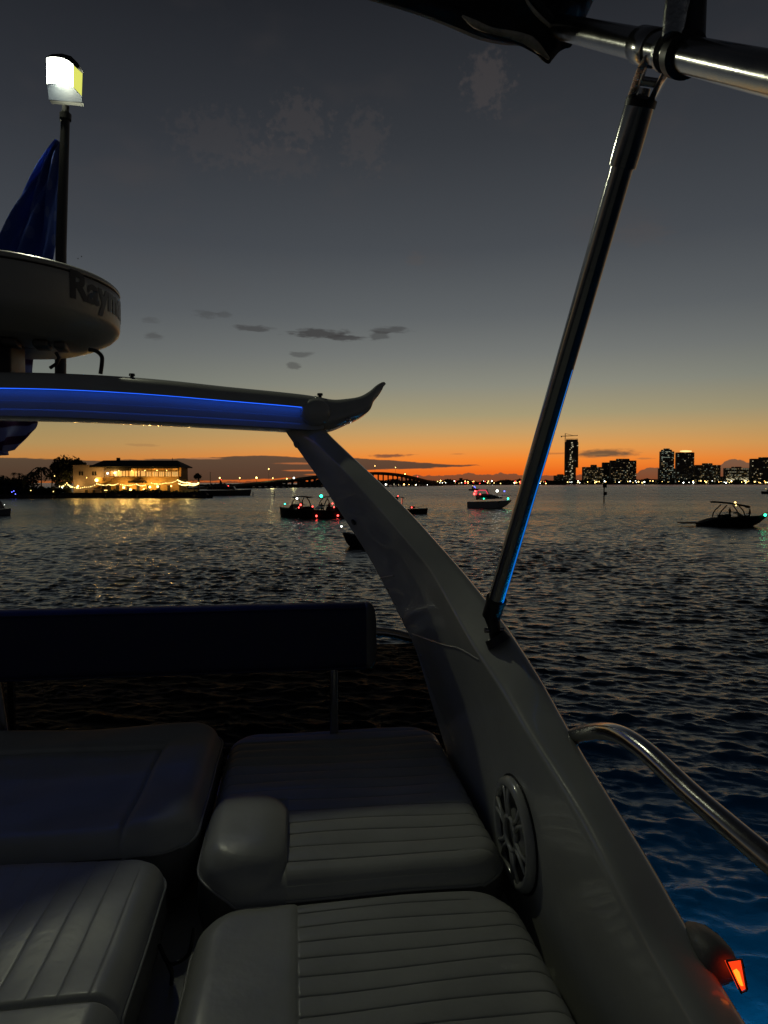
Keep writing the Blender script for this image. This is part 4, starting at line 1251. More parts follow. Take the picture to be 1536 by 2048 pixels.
def hedge(name, label, x0, x1, zt, dy, m='leaf', group='hedges in front of the restaurant', dist=HD):
    n = int((x1 - x0) * 26)
    vs, fs = [], []
    for k in range(n):
        px = random.uniform(x0, x1)
        prof = zt + 1.6 * math.sin(px * .31) + 1.0 * math.sin(px * .83 + 1)
        py = random.uniform(prof, 994)
        p = Vector((X(px, dist), dist + dy + random.uniform(-1, 1), Z(py, dist)))
        a_ = Vector((random.gauss(0, 1), random.gauss(0, 1), random.gauss(0, 1))).normalized() * random.uniform(.25, .6); b_ = a_.orthogonal() * random.uniform(.5, 1)
        i = len(vs); vs += [p - a_, p + b_, p + a_, p - b_]; fs.append((i, i + 1, i + 2, i + 3))
    c = Vector((X((x0 + x1) / 2, dist), dist + dy, 1.0))
    o = pym(name, vs, fs, M[m], smooth=False, off=c); tag(o, label, 'hedge', group)
hedge('hedge', 'dark clipped hedge before the right half of the restaurant', 226, 330, 982, -3.6)
hedge('hedge', 'dark low hedge under the end pavilion', 330, 414, 984, -3.8)
hedge('hedge', 'dark ragged shrubs left of the restaurant doors', 60, 150, 977, -3.4)
hedge('hedge', 'dark shoreline shrubs at the left picture edge', -60, 62, 964, -3.0)
wl = box('sea_wall', (hx(275), HD - 5.2, .9), hx(415) - hx(140), .5, 1.5, M['rock']); tag(wl, 'dark low sea wall below the restaurant terrace', 'wall')

# trees
def tree(label, px, py_c, rw, rh, d, seedv, n=1400, cat='tree', grp='trees beside the restaurant', size=.5):
    c = Vector((X(px, d), d, Z(py_c, d)))
    t = thing('broadleaf_tree', label, cat, (c.x, c.y, .8), group=grp)
    leaf_cloud('crown', c, (rw, rw, rh), n, size, M['leaf'], t, seedv)
    tube('trunk', [(c.x, c.y, .8), (c.x + .3, c.y, c.z - rh * .6), (c.x + .2, c.y, c.z)], [.35, .25, .12], M['trunk'], t, 8)
    for k in range(3):
        a = 2.1 * k + .4
        tube('limb', [(c.x + .25, c.y, c.z - rh * .7), (c.x + rw * .5 * math.cos(a), c.y + rw * .5 * math.sin(a), c.z + rh * .2)], [.15, .06], M['trunk'], t, 6)
tree('tall dark spreading tree rising left of the restaurant roof', 137, 930, 4.6, 3.2, HD + 4, 3, 2600)
tree('dark tree below the spreading one, touching the restaurant wall', 128, 955, 4.0, 4.0, HD + 2, 4, 1500)
tree('dark rounded tree at the far left shore', 8, 968, 5.0, 2.6, HD + 6, 5, 1200)
tree('dark bushy tree between the two palms and the palm clump', 52, 965, 3.6, 2.4, HD + 6, 6, 1000)
tree('small round tree standing alone right of the pavilion', 396, 953, 1.25, 1.1, HD + 8, 8, 500, size=.3)
def palm(label, px, py_c, d, R_, seedv, nf=16, grp='palms beside the restaurant'):
    r = random.Random(seedv)
    c = Vector((X(px, d), d, Z(py_c, d)))
    t = thing('palm_tree', label, 'palm tree', (c.x, c.y, .8), group=grp)
    tube('trunk', [(c.x - .3, c.y, .8), (c.x - .1, c.y, (c.z + .8) / 2), (c.x, c.y, c.z)], [.22, .17, .14], M['trunk'], t, 8, 3)
    for k in range(nf):
        a = 2 * PI * k / nf + r.uniform(-.2, .2); up = r.uniform(-.1, .9); L = R_ * r.uniform(.8, 1.1)
        vs, fs = [], []
        for s in range(8):
            f = s / 7
            p = c + Vector((math.cos(a) * L * f, math.sin(a) * L * f, L * (up * f - (1.0 + up * .5) * f * f * .9)))
            w = L * .16 * math.sin(PI * min(1, f * .9 + .08))
            sd = Vector((-math.sin(a), math.cos(a), 0)) * w
            droop = Vector((0, 0, -w * .7))
            vs += [p + sd + droop, p, p - sd + droop]
        for s in range(7):
            i = s * 3
            if s % 1 == 0: fs += [(i, i + 1, i + 4), (i + 1, i + 2, i + 4)]
            fs += [(i + 1, i + 4, i + 3)] if s % 2 else [(i + 1, i + 5, i + 4)]
        pym('frond', vs, fs, M['leaf2'], t, smooth=False)
palm('small palm standing highest at the far left shore', 29, 946, HD + 14, 1.3, 1, 10)
palm('slim palm just left of the bushy tree, right of its twin', 40, 947, HD + 12, 1.3, 2, 10)
palm('broad palm with drooping fronds left of the tall tree', 84, 937, HD + 1, 3.6, 3)
palm('broad low palm at the water, leftmost of the palm clump', 68, 945, HD - 1, 3.0, 4)
palm('palm leaning under the tall spreading tree', 105, 950, HD - 1, 3.4, 5)
palm('short thick palm beside the restaurant end wall', 122, 965, HD - 2, 2.8, 6)
for i, (px, py, mk) in enumerate(((24, 984, 'blue_l'), (28, 982, 'blue_l'), (31, 988, 'blue_l'), (62, 981, 'warm2'), (110, 952, 'warm2'), (125, 975, 'white_l'), (107, 983, 'warm2'))):
    o = glow('garden_lamp', (X(px, HD - 4.6), HD - 4.6, Z(py, HD - 4.6)), .13, mk)
    tag(o, ['blue garden lamp leftmost of the blue cluster', 'highest blue garden lamp in the shrubs', 'lowest blue garden lamp near the waterline', 'dim yellow lamp low between the palms',
            'yellow lamp up inside the palm clump', 'white lamp under the tall tree', 'yellow lamp low under the palm clump'][i], 'lamp', 'garden lamps in the dark trees')

# ---- bridge
def road_pt(px, py, d): return Vector((X(px, d), d, Z(py, d)))
bp_ = [(300, 982, 420), (360, 979, 470), (430, 975, 530), (500, 968.5, 590), (560, 962, 650), (610, 956.5, 700), (655, 951, 750), (700, 947, 800), (735, 945.5, 840), (765, 946, 880), (800, 950, 930), (835, 958, 990), (862, 964.5, 1050), (888, 969, 1120), (930, 968, 1250)]
CL = cat_rom([road_pt(*p) for p in bp_], 6)
br_t = thing('road_bridge', 'long arched road bridge on many piers, dark against the afterglow', 'bridge', (CL[48].x, CL[48].y, 0))
rl = []
for i, p in enumerate(CL):
    tg = (CL[min(i + 1, len(CL) - 1)] - CL[max(i - 1, 0)]); tg.z = 0; tg.normalize(); s = Vector((tg.y, -tg.x, 0))
    th_ = 1.5 + 1.3 * math.exp(-((i - 48) / 14) ** 2)
    rl.append([p + s * 6 + Vector((0, 0, .9)), p + s * 5.6 + Vector((0, 0, .9)), p + s * 5.6, p - s * 5.6, p - s * 5.6 + Vector((0, 0, .9)), p - s * 6 + Vector((0, 0, .9)), p - s * 6 + Vector((0, 0, -.4)), p - s * 4 + Vector((0, 0, -th_)), p + s * 4 + Vector((0, 0, -th_)), p + s * 6 + Vector((0, 0, -.4))])
vs, fs = rings(rl); pym('deck', vs, fs, M['concrete'], br_t, smooth=False)
cum = [0]
for a_, b_ in zip(CL[:-1], CL[1:]): cum.append(cum[-1] + (b_ - a_).length)
def at_len(s):
    for i in range(len(CL) - 1):
        if cum[i + 1] >= s: 
            f = (s - cum[i]) / (cum[i + 1] - cum[i]); return CL[i].lerp(CL[i + 1], f), (CL[i + 1] - CL[i]).normalized()
    return CL[-1], (CL[-1] - CL[-2]).normalized()
s = 30.0
while s < cum[-1] - 100:
    p, tg = at_len(s)
    if p.z > 2.5:
        rz = math.atan2(tg.y, tg.x)
        vs, fs = merge([box_vf((p.x + tg.y * k, p.y - tg.x * k, (p.z - 1.6) / 2 - .5), 1.3, 1.3, p.z - .6, rz) for k in (-3.6, 3.6)] + [box_vf((p.x, p.y, p.z - 2.0), 1.5, 10, 1.0, rz), box_vf((p.x, p.y, .6), 2.0, 10.5, 1.0, rz)])
        pym('pier', vs, fs, M['concrete'], br_t, smooth=False)
    s += 12.5 if not (p.x > X(640, 740)) else 15
bl = 0
def street_lamp(px, py, d, z0, label, mk='warm', r=.45, grp='street lamps on the bridge', poler=.14, name='street_lamp'):
    top = Vector((X(px, d), d, Z(py, d)))
    t = thing(name, label, 'street lamp', (top.x, top.y, z0), group=grp)
    tube('pole', [(top.x, top.y, z0), (top.x, top.y, top.z + .3)], poler, M['mast'], t, 6)
    glow('lamp_head', top - Vector((0, .4, 0)), r, mk, t)
lab = ['amber street lamp on the bridge approach, first from the yacht', 'amber street lamp second along the bridge approach', 'bright twin street lamp above the approach road', 'tall street lamp high over the bridge approach',
       'amber street lamp halfway up the bridge ramp', 'orange street lamp two thirds up the ramp', 'greenish white street lamp next to the arch leg']
for i, (px, py, d, mk, r) in enumerate(((440, 956, 545, 'warm', .5), (480, 956, 575, 'warm', .42), (513.5, 955.5, 600, 'warm', .75), (538, 938, 630, 'warm', .45), (546, 956.5, 640, 'warm2', .5), (574, 957.5, 665, 'warm', .5), (588, 956, 680, 'white_l', .75))):
    z0 = min(CL, key=lambda q: abs(q.y - d)).z
    street_lamp(px, py, d, z0, lab[i], mk, r)
    if i in (4, 6): lamp('road_glow', (X(px, d), d - 4, Z(py, d) + 2), 3000, (1.0, .85, .35), .6)
lab = ['small amber lamp high above the bridge crest', 'small amber lamp above the falling side of the bridge', 'lamp at the middle of the falling bridge ramp', 'orange lamp low on the falling ramp', 'lamp near the foot of the bridge', 'paired lamp at the foot of the bridge', 'reddish lamp just over the lower bridge deck']
for i, (px, py, d, mk, r) in enumerate(((750, 932, 860, 'warm', .45), (791, 935, 915, 'warm', .45), (810, 948, 950, 'warm', .8), (835, 953, 990, 'red_l', .5), (850, 961, 1020, 'warm', .9), (881, 961.5, 1060, 'warm', .9), (836, 957, 1005, 'warm', .6))):
    z0 = min(CL, key=lambda q: abs(q.y - d)).z
    street_lamp(px, py, d, z0, lab[i], mk, r)
o = glow('car_headlights', CL[24] + Vector((-4, -6, 1.5)), .8, 'white_l'); 
bpy.data.objects.remove(o)
for i, (px, py, d, h_) in enumerate(((421, 944, 470, 2), (505, 945, 0, 0))):
    if d:
        t = thing('flag_pole', 'tall pale unlit pole left of the bridge lamps', 'pole', (X(px, d), d, 1)); tube('pole', [(X(px, d), d, 1), (X(px, d), d, Z(py, d))], .22, M['hullw'], t, 6)

# ---- far shore: low land, wooded line, lights
def shore_band(name, label, x0, x1, d, ybase, prof, m, kindv='stuff', n=5000, size=3.0, depth=30):
    vs, fs = [], []
    for k in range(n):
        px = random.uniform(x0, x1)
        py = random.uniform(prof(px), ybase)
        dd_ = d + random.uniform(0, depth)
        p = Vector((X(px, dd_), dd_, Z(py, dd_)))
        a_ = Vector((random.gauss(0, 1), random.gauss(0, .6), random.gauss(0, .7))).normalized() * size * random.uniform(.6, 1.3); b_ = a_.orthogonal() * random.uniform(.6, 1)
        i = len(vs); vs += [p - a_, p + b_, p + a_, p - b_]; fs.append((i, i + 1, i + 2, i + 3))
    c = Vector((X((x0 + x1) / 2, d), d, 0))
    o = pym(name, vs, fs, m, smooth=False, off=c); o['kind'] = kindv; o['label'] = label
    return o
def strip(name, label, x0, x1, d, z, depth):
    vs, fs = box_vf(((X(x0, d) + X(x1, d)) / 2, d + depth / 2, z / 2 - .8), X(x1, d) - X(x0, d), depth, z + 1.6)
    o = pym(name, vs, fs, M['rock'], smooth=False, off=((X(x0, d) + X(x1, d)) / 2, d + depth / 2, 0)); tag(o, label, None, None, 'structure')
strip('far_shore', 'low far shoreline below the city towers', 1000, 1900, 1950, 2.0, 900)
strip('middle_shore', 'low far shoreline behind the bridge foot', 560, 1120, 1500, 1.5, 300)
strip('near_shore', 'low dark shore behind the moored yacht', 330, 640, 900, 2.0, 200)
shore_band('treeline', 'dark far wooded shoreline behind the bridge', 600, 1130, 1520, 970, lambda x: 962 - 2.0 * math.sin(x * .05) - 1.5 * math.sin(x * .17), M['leaf'], n=3800, size=3.0)
shore_band('treeline', 'dark far wooded shoreline below the towers', 1090, 1560, 1990, 968, lambda x: 961 - 2.0 * math.sin(x * .06) - 1.5 * math.sin(x * .21), M['leaf'], n=4200, size=3.6)
shore_band('treeline', 'dark low trees behind the moored yacht and bridge ramp', 380, 640, 920, 976, lambda x: 970 - 1.0 * math.sin(x * .06), M['leaf'], n=1800, size=2.2)

# ---- towers: body from boxes, lit windows from small proud boxes
TD = 2000.0
def tx(px, d=TD): return X(px, d)
def tz(py, d=TD): return Z(py, d)
def tower(label, blocks, lit, m='tower', d=TD, cool=.4, crown=None, name='tower_block', seedv=1, pitch=(3.2, 3.0), bright_rows=()):
    r = random.Random(seedv)
    x0 = min(b[0] for b in blocks); x1 = max(b[1] for b in blocks)
    t = thing(name, label, 'tower', (tx((x0 + x1) / 2, d), d + 15, 2))
    cells = {'win_w': [], 'win_c': [], 'win_b': []}
    slabs = []
    for k, (a, b, yt, yb) in enumerate(blocks):
        sx = tx(b, d) - tx(a, d); sz = tz(yt, d) - tz(yb, d); dep = 14 - 1.5 * k
        vs, fs = box_vf((tx((a + b) / 2, d), d + dep / 2 + 1.5 * k, (tz(yt, d) + tz(yb, d)) / 2), sx, dep, sz)
        pym('block', vs, fs, M[m], t, smooth=False)
        nf = max(2, int((yb - yt) / pitch[1])); nc = max(2, int((b - a) / pitch[0]))
        for i in range(nf):
            y = yt + (i + .55) * (yb - yt) / nf
            slabs.append(box_vf((tx((a + b) / 2, d), d + 1.5 * k - .5, tz(y + .48 * (yb - yt) / nf, d)), sx + 1.2, 1.6, .9))
            for j in range(nc):
                x = a + (j + .5) * (b - a) / nc
                pr = .62 * lit * (1.5 if i in bright_rows else 1) * (1.25 if i > nf * .5 else .9)
                if r.random() < pr:
                    key = 'win_b' if r.random() < .22 else ('win_c' if r.random() < cool else 'win_w')
                    w = r.choice((1.4, 2.0, 2.8, 3.8)); 
                    cells[key].append(box_vf((tx(x, d) + r.uniform(-.5, .5), d + 1.5 * k - 1.45, tz(y, d)), w, .3, r.choice((1.2, 1.7, 2.2))))
    vs, fs = merge(slabs); o = pym('floor_slab', vs, fs, M[m], t, smooth=False); o['kind'] = 'stuff'
    for k, c in cells.items():
        if c:
            vs, fs = merge(c); o = pym('window', vs, fs, M[k], t, smooth=False); o['kind'] = 'stuff'
    return t
t1 = tower('tall slim unfinished tower beside the crane, lit windows in a central column', [(1130.5, 1155.5, 884, 935), (1130.5, 1151.5, 935, 968), (1133, 1155, 879.5, 884)], .10, seedv=2)
c_ = []
rr_ = random.Random(5); y = 886
while y < 960:
    c_.append(box_vf((tx(1141.5 + rr_.uniform(-3, 3)), TD - 2.2, tz(y)), rr_.uniform(1.5, 5), .4, rr_.uniform(1.5, 3.2))); y += rr_.uniform(2.0, 4.6)
vs, fs = merge(c_); o = pym('window', vs, fs, M['win_b'], t1, smooth=False); o['kind'] = 'stuff'
c_ = [box_vf((tx(1133 + k * 2.4), TD + 4, tz(878.4)), 1.4, 1.4, 3.2) for k in range(10)]
vs, fs = merge(c_); o = pym('rebar_stub', vs, fs, M['tower'], t1, smooth=False); o['kind'] = 'stuff'
cr = thing('tower_crane', 'thin construction crane standing left of the tall slim tower', 'crane', (tx(1127), TD - 12, 2))
def lattice(name, p, q, w, n, m, parent):
    P = []; p, q = Vector(p), Vector(q); ax_ = (q - p).normalized(); s_ = ax_.orthogonal().normalized() * w; u_ = ax_.cross(s_).normalized() * w
    for cc in ((1, 1), (1, -1), (-1, -1), (-1, 1)): P.append(sweep([p + s_ * cc[0] + u_ * cc[1], q + s_ * cc[0] + u_ * cc[1]], .25, 4))
    for k in range(n):
        a_ = p.lerp(q, k / n); b_ = p.lerp(q, (k + 1) / n); g = 1 if k % 2 else -1
        P.append(sweep([a_ + s_ * g + u_, b_ - s_ * g + u_], .16, 4)); P.append(sweep([a_ + s_ * g - u_, b_ - s_ * g - u_], .16, 4))
    vs, fs = merge(P); pym(name, vs, fs, m, parent, smooth=False)
lattice('mast', (tx(1127), TD - 12, 2), (tx(1127), TD - 12, tz(868)), .8, 50, M['concrete'], cr)
lattice('jib', (tx(1118), TD - 12, tz(873.5)), (tx(1152), TD - 12, tz(872)), .6, 22, M['concrete'], cr)
lattice('tie', (tx(1127), TD - 12, tz(868)), (tx(1143), TD - 12, tz(872.2)), .15, 4, M['concrete'], cr)
box('counterweight', (tx(1119.5), TD - 12, tz(874.6)), 3, 2, 2.4, M['concrete'], cr)
tower('small low block at the foot of the crane', [(1109, 1130, 951, 968), (1116, 1127, 948.5, 951)], .22, seedv=3, name='low_block')
tower('long mid-height apartment slab with a step in its roof', [(1166, 1206, 934, 968), (1183, 1193, 929.5, 934)], .36, 'tower2', seedv=4, cool=.2)
tower('narrow dark tower squeezed between two apartment slabs', [(1205.5, 1221, 925, 968)], .12, 'tower2', seedv=5, d=TD + 40)
tower('broad stepped apartment block with the most lit windows', [(1221, 1262, 921, 968), (1234, 1258, 917.5, 921), (1262.2, 1272.5, 921, 968)], .33, seedv=6, cool=.25)
t4 = tower('round-topped glass tower left of the crowned tower', [(1321, 1347, 903, 937), (1318.5, 1350, 937, 968), (1324, 1343, 899.5, 903), (1329, 1339, 897, 899.5)], .42, seedv=7, cool=.7, bright_rows=(2, 3, 11, 12))
c_ = [box_vf((tx(1323 + k * 3.4), TD - 2.2, tz(y_)), 4.6, .4, 1.4) for y_ in (903.5, 907, 915, 938, 941) for k in range(7) if random.random() < .7]
vs, fs = merge(c_); o = pym('window', vs, fs, M['win_c'], t4, smooth=False); o['kind'] = 'stuff'
t5 = tower('dark tower with glowing crown, right of the round-topped one', [(1353, 1387, 905, 968)], .17, seedv=8, cool=.5)
c_ = [box_vf((tx(1360 + k * 2.1), TD + 2, tz(902.6)), 2.6, 2.6, 3 + 2.4 * math.sin(PI * k / 10)) for k in range(11)]
vs, fs = merge(c_); o = pym('crown_light', vs, fs, em('crown_glow', (1.0, .85, .35), 1.1), t5, smooth=False)
tower('grey apartment block with uneven roofline right of the crowned tower', [(1391, 1440, 930, 968), (1407, 1424, 926.5, 930)], .24, 'tower2', seedv=9)
t7 = tower('pale floodlit low block between two dark apartment blocks', [(1450, 1497, 936, 968), (1466, 1482, 933.5, 936)], .30, 'tower2', seedv=10, cool=.2)
c_ = [box_vf((tx(1452 + k * 3.5), TD - 2.2, tz(y_)), 3.6, .4, 1.6) for y_ in (938, 944, 950, 955) for k in range(13) if random.random() < .5]
vs, fs = merge(c_); o = pym('window', vs, fs, em('floodlit', (.8, .74, .5), .3), t7, smooth=False); o['kind'] = 'stuff'
c_ = [box_vf((tx(1452 + k * 3.2), TD - 4, tz(958 + (k % 3))), 4, 1, 3.4) for k in range(14)]
vs, fs = merge(c_); o = pym('podium_light', vs, fs, M['win_b'], t7, smooth=False); o['kind'] = 'stuff'
tower('dark apartment block cut by the right picture edge', [(1502, 1560, 917.5, 968), (1520, 1536, 914.5, 917.5)], .20, seedv=11, cool=.2)
tower('lone dark block on the far horizon beyond the bridge', [(919, 925, 956, 966)], .05, seedv=12, d=2600, name='low_block')
for i, (a, b, yt) in enumerate(((1273, 1290, 961), (1296, 1316, 958.5), (1348, 1354, 956), (1388, 1392, 955), (1441, 1449, 953), (1498, 1503, 960))):
    tower(['low dark house right of the broad apartment block', 'low house between the slab group and the round-topped tower', 'low annex between the two tall towers', 'narrow annex right of the crowned tower',
           'low wing left of the floodlit block', 'small building before the edge block'][i], [(a, b, yt, 968)], .2, seedv=20 + i, name='low_block', d=TD - 15)
# shoreline lamps
rr_ = random.Random(9)
ORD = ['first', 'second', 'third', 'fourth', 'fifth', 'sixth', 'seventh', 'eighth', 'ninth', 'tenth', 'eleventh', 'twelfth', 'thirteenth', 'fourteenth', 'fifteenth', 'sixteenth', 'seventeenth', 'eighteenth', 'nineteenth', 'twentieth']
CN = {'warm': 'amber', 'warm2': 'yellow', 'white_l': 'white', 'red_l': 'red', 'win_b': 'cream'}
def shore_row(items, places, d, grp):
    """items: (px, py, radius, colour key); places: (px limit, words)"""
    cnt = {}
    for px, py, r, mk in sorted(items):
        w = next(t_ for lim, t_ in places if px <= lim)
        k = (CN[mk], w); cnt[k] = cnt.get(k, 0) + 1
        o = glow('shore_lamp', (X(px, d), d, Z(py, d)), r, mk)
        tag(o, '%s shore lamp %s, %s %s one from the left' % (CN[mk], w, ORD[cnt[k] - 1], CN[mk]), 'lamp', grp)
items = [(1090 + 450 * rr_.random() ** .85, 963.5 + rr_.uniform(-2.0, 2.2), rr_.choice((.7, .9, 1.1, 1.6)), rr_.choice(('warm', 'warm2', 'white_l', 'white_l', 'warm2'))) for k in range(78)]
items.append((1103, 966, 2.2, 'white_l'))
shore_row(items, [(1130, 'left of the slim tower'), (1165, 'below the slim tower'), (1206, 'below the mid-height slab'), (1273, 'below the broad stepped block'), (1317, 'in the gap before the twin towers'), (1351, 'below the round-topped tower'),
    (1389, 'below the crowned tower'), (1441, 'below the grey uneven block'), (1499, 'below the floodlit block'), (2000, 'below the edge block')], 1945, 'lamps along the far city shoreline')
items = [(872 + 225 * rr_.random(), 965.5 + rr_.choice((-4.0, -2.5, 0, .8, 1.5)) * rr_.uniform(.6, 1.2), rr_.choice((.5, .7, .9, 1.0)), rr_.choice(('warm', 'warm', 'warm2', 'white_l', 'red_l'))) for k in range(48)]
shore_row(items, [(910, 'at the bridge foot'), (945, 'left of the cruiser'), (985, 'above the cruiser cabin'), (1020, 'above the cruiser bow'), (1060, 'just left of the strut'), (2000, 'just right of the strut')], 1495, 'lamps on the shore beyond the bridge')
items = [(735 + 120 * rr_.random(), 970 + rr_.uniform(-2.0, 1.5), rr_.choice((.6, .9, 1.4)), rr_.choice(('warm', 'warm2', 'win_b', 'white_l'))) for k in range(20)]
items.append((756, 969.5, 3.0, 'white_l'))
shore_row(items, [(770, 'under the bridge crest'), (810, 'under the falling bridge side'), (2000, 'under the low bridge end')], 1480, 'lamps seen under the bridge')

# ================================================================== boats
def hull_vf(L, Bm, D, sheer=.35, flare=.25, n=22, transom=.8, rake=.10):
    """bow toward +x; waterline at z = 0, keel just below"""
    rl = []
    for i in range(n + 1):
        f = i / n
        x = -L / 2 + L * f
        w = Bm / 2 * (transom + (1 - transom) * min(1, f * 2.2)) * (1 - max(0, (f - .55) / .45) ** 2.2) + .015
        zt = D * (.80 + sheer * f ** 2)
        xb = x - max(0, f - .6) * rake * L * .6
        rl.append([Vector((x, w, zt)), Vector((x, w * (1 - .04), zt - .10 * D)), Vector((xb * .5 + x * .5, w * (1 - flare * .5), D * .35)), Vector((xb, w * (1 - flare), -.05)), Vector((xb, 0, -.35)),
                   Vector((xb, -w * (1 - flare), -.05)), Vector((xb * .5 + x * .5, -w * (1 - flare * .5), D * .35)), Vector((x, -w * (1 - .04), zt - .10 * D)), Vector((x, -w, zt)), Vector((x, -w * .8, zt + .03)), Vector((x, 0, zt + .05)), Vector((x, w * .8, zt + .03))])
    return rings(rl)
def lp(t, name, vs, fs, m, smooth=True, auto=40):
    """part given in the boat's own frame"""
    me = bpy.data.meshes.new(name); me.from_pydata([tuple(Vector(v)) for v in vs], [], fs)
    bm = bmesh.new(); bm.from_mesh(me); bmesh.ops.recalc_face_normals(bm, faces=bm.faces); bm.to_mesh(me); bm.free()
    o = link(name, me, m, t, smooth)
    if smooth: me.set_sharp_from_angle(angle=math.radians(auto))
    return o
def lb_(t, name, c, sx, sy, sz, m): 
    vs, fs = box_vf(c, sx, sy, sz); return lp(t, name, vs, fs, m, False)
def lt(t, name, pts, r, m, seg=8, n=0):
    if n: pts = cat_rom(pts, n)
    vs, fs = sweep(pts, r, seg); return lp(t, name, vs, fs, m)
def lg(t, name, p, r, mk):
    o = bpy.data.objects.new(name, sphere_mesh(r, M[mk], (round(r, 3), mk))); COL.objects.link(o); o.parent = t; o.location = p; return o
def shade(t, name, x0, x1, y, z, th_, m, tilt=0.0):
    rl = []
    for x, dz, k in ((x0, -.02, .80), (x0 + .15, .03, .95), ((x0 + x1) / 2, .14, 1.0), (x1 - .2, .06, .95), (x1, -.06, .8)):
        rl.append([Vector((x, y * k * s_, z + dz * (1 - .5 * s_ * s_) + g - tilt * (x - x0))) for s_, g in ((-1, 0), (-.5, .03), (0, .04), (.5, .03), (1, 0), (.5, -th_ + .02), (0, -th_ + .03), (-.5, -th_ + .02))])
    vs, fs = rings(rl); return lp(t, name, vs, fs, m)
_pm = {}
def person_mesh(pose):
    if pose in _pm: return _pm[pose]
    if pose == 'stand':
        J = [((0, 0, .95), .15, -1), ((0, 0, 1.2), .145, 0), ((0, 0, 1.42), .15, 1), ((0, 0, 1.52), .06, 2), ((0, .02, 1.62), .10, 3), ((0, .02, 1.72), .095, 4),
             ((.2, 0, 1.42), .065, 2), ((.28, .05, 1.15), .05, 6), ((.22, .25, 1.02), .035, 7), ((-.2, 0, 1.42), .065, 2), ((-.30, .02, 1.15), .05, 9), ((-.27, .12, .92), .035, 10),
             ((.1, 0, .86), .10, 0), ((.12, .02, .48), .07, 12), ((.12, -.02, .08), .05, 13), ((.12, .12, .04), .04, 14), ((-.1, 0, .86), .10, 0), ((-.12, .02, .48), .07, 16), ((-.12, -.02, .08), .05, 17), ((-.12, .12, .04), .04, 18)]
    else:
        J = [((0, 0, .15), .16, -1), ((0, 0, .4), .145, 0), ((0, .02, .62), .15, 1), ((0, .03, .72), .06, 2), ((0, .05, .82), .10, 3), ((0, .05, .92), .095, 4),
             ((.2, .02, .62), .065, 2), ((.27, .12, .38), .05, 6), ((.18, .34, .34), .035, 7), ((-.2, .02, .62), .065, 2), ((-.27, .12, .38), .05, 9), ((-.18, .34, .34), .035, 10),
             ((.1, .08, .12), .10, 0), ((.14, .45, .14), .075, 12), ((.14, .48, -.28), .05, 13), ((.14, .60, -.33), .04, 14), ((-.1, .08, .12), .10, 0), ((-.14, .45, .14), .075, 16), ((-.14, .48, -.28), .05, 17), ((-.14, .60, -.33), .04, 18)]
    me = bpy.data.meshes.new('person')
    me.from_pydata([j[0] for j in J], [(j[2], i) for i, j in enumerate(J) if j[2] >= 0], [])
    o = bpy.data.objects.new('tmp', me); COL.objects.link(o)
    md = o.modifiers.new('s', 'SKIN'); 
    for v, j in zip(me.skin_vertices[0].data, J): v.radius = (j[1], j[1] * .8)
    me.skin_vertices[0].data[0].use_root = True
    sd = o.modifiers.new('d', 'SUBSURF'); sd.levels = 1
    dg = bpy.context.evaluated_depsgraph_get(); dg.update()
    out = bpy.data.meshes.new_from_object(o.evaluated_get(dg)); bpy.data.objects.remove(o)
    out.materials.clear(); out.materials.append(M['cloth']); out.polygons.foreach_set('use_smooth', [True] * len(out.polygons))
    _pm[pose] = out; return out
def person(world_p, rz, pose, label):
    o = bpy.data.objects.new('person', person_mesh(pose)); COL.objects.link(o); o.location = world_p; o.rotation_euler = (0, 0, rz); tag(o, label, 'person'); return o
def boat_pt(t, p): return Vector(t.location) + Matrix.Rotation(t.rotation_euler.z, 3, 'Z') @ Vector(p)
def wat(py): return H * F_PX / (py - 966)
def boat(name, label, px, py, rz): 
    d = wat(py); return thing(name, label, 'boat', (X(px, d), d, 0), rz)

# wakeboard boat at the right
t = boat('wakeboard_boat', 'dark wakeboard boat with canopied tower and green bow light, near the right edge', 1466, 1052, math.radians(-9))
vs, fs = hull_vf(6.9, 2.4, 1.05, .30, .25, rake=.9)
for v in vs:
    if v.x < -1.6: v.z -= .55 * ((-1.6 - v.x) / 1.85) ** 1.6 * (1 if v.z > .3 else 0)
lp(t, 'hull', vs, fs, M['dark'])
lb_(t, 'swim_platform', (-4.25, 0, .30), 2.3, 1.7, .10, M['dark'])
for s in (-1, 1):
    lt(t, 'tower_leg', [(-1.7, s * 1.1, .9), (-1.55, s * 1.05, 1.5), (-.9, s * .95, 2.25)], .06, M['dark'], 8, 4)
    lt(t, 'tower_leg', [(.9, s * 1.0, 1.0), (.75, s * 1.0, 1.6), (.3, s * .95, 2.2)], .06, M['dark'], 8, 4)
shade(t, 'canopy', -2.1, 1.5, 1.1, 2.62, .16, M['dark'], .14)
wv_ = [[Vector((x, s * 1.0, z)) for s in (-1, -.4, .4, 1)] for x, z in ((1.0, 1.0), (.3, 1.48), (.26, 1.48), (.96, 1.0))]
vs, fs = rings(wv_, False, False); lp(t, 'windscreen', vs, fs, M['glass'])
lt(t, 'windscreen_frame', [(-.3, -1.05, 1.42), (.3, -.95, 1.48), (.35, 0, 1.5), (.3, .95, 1.48), (-.3, 1.05, 1.42)], .03, M['dark'])
lb_(t, 'seat', (-1.0, 0, .95), .6, 1.6, .5, M['dark']); lb_(t, 'seat', (-.3, .5, 1.0), .5, .5, .5, M['dark'])
lg(t, 'tower_light', (.1, -.4, 2.52), .10, 'warm2'); lg(t, 'tower_light', (.0, -1.0, 2.24), .07, 'warm2')
lg(t, 'bow_light', (3.05, -.55, 1.22), .13, 'green_l')
lt(t, 'bow_rail', [(2.4, -.75, 1.1), (2.9, -.55, 1.35), (3.5, -.1, 1.5)], .03, M['dark'])
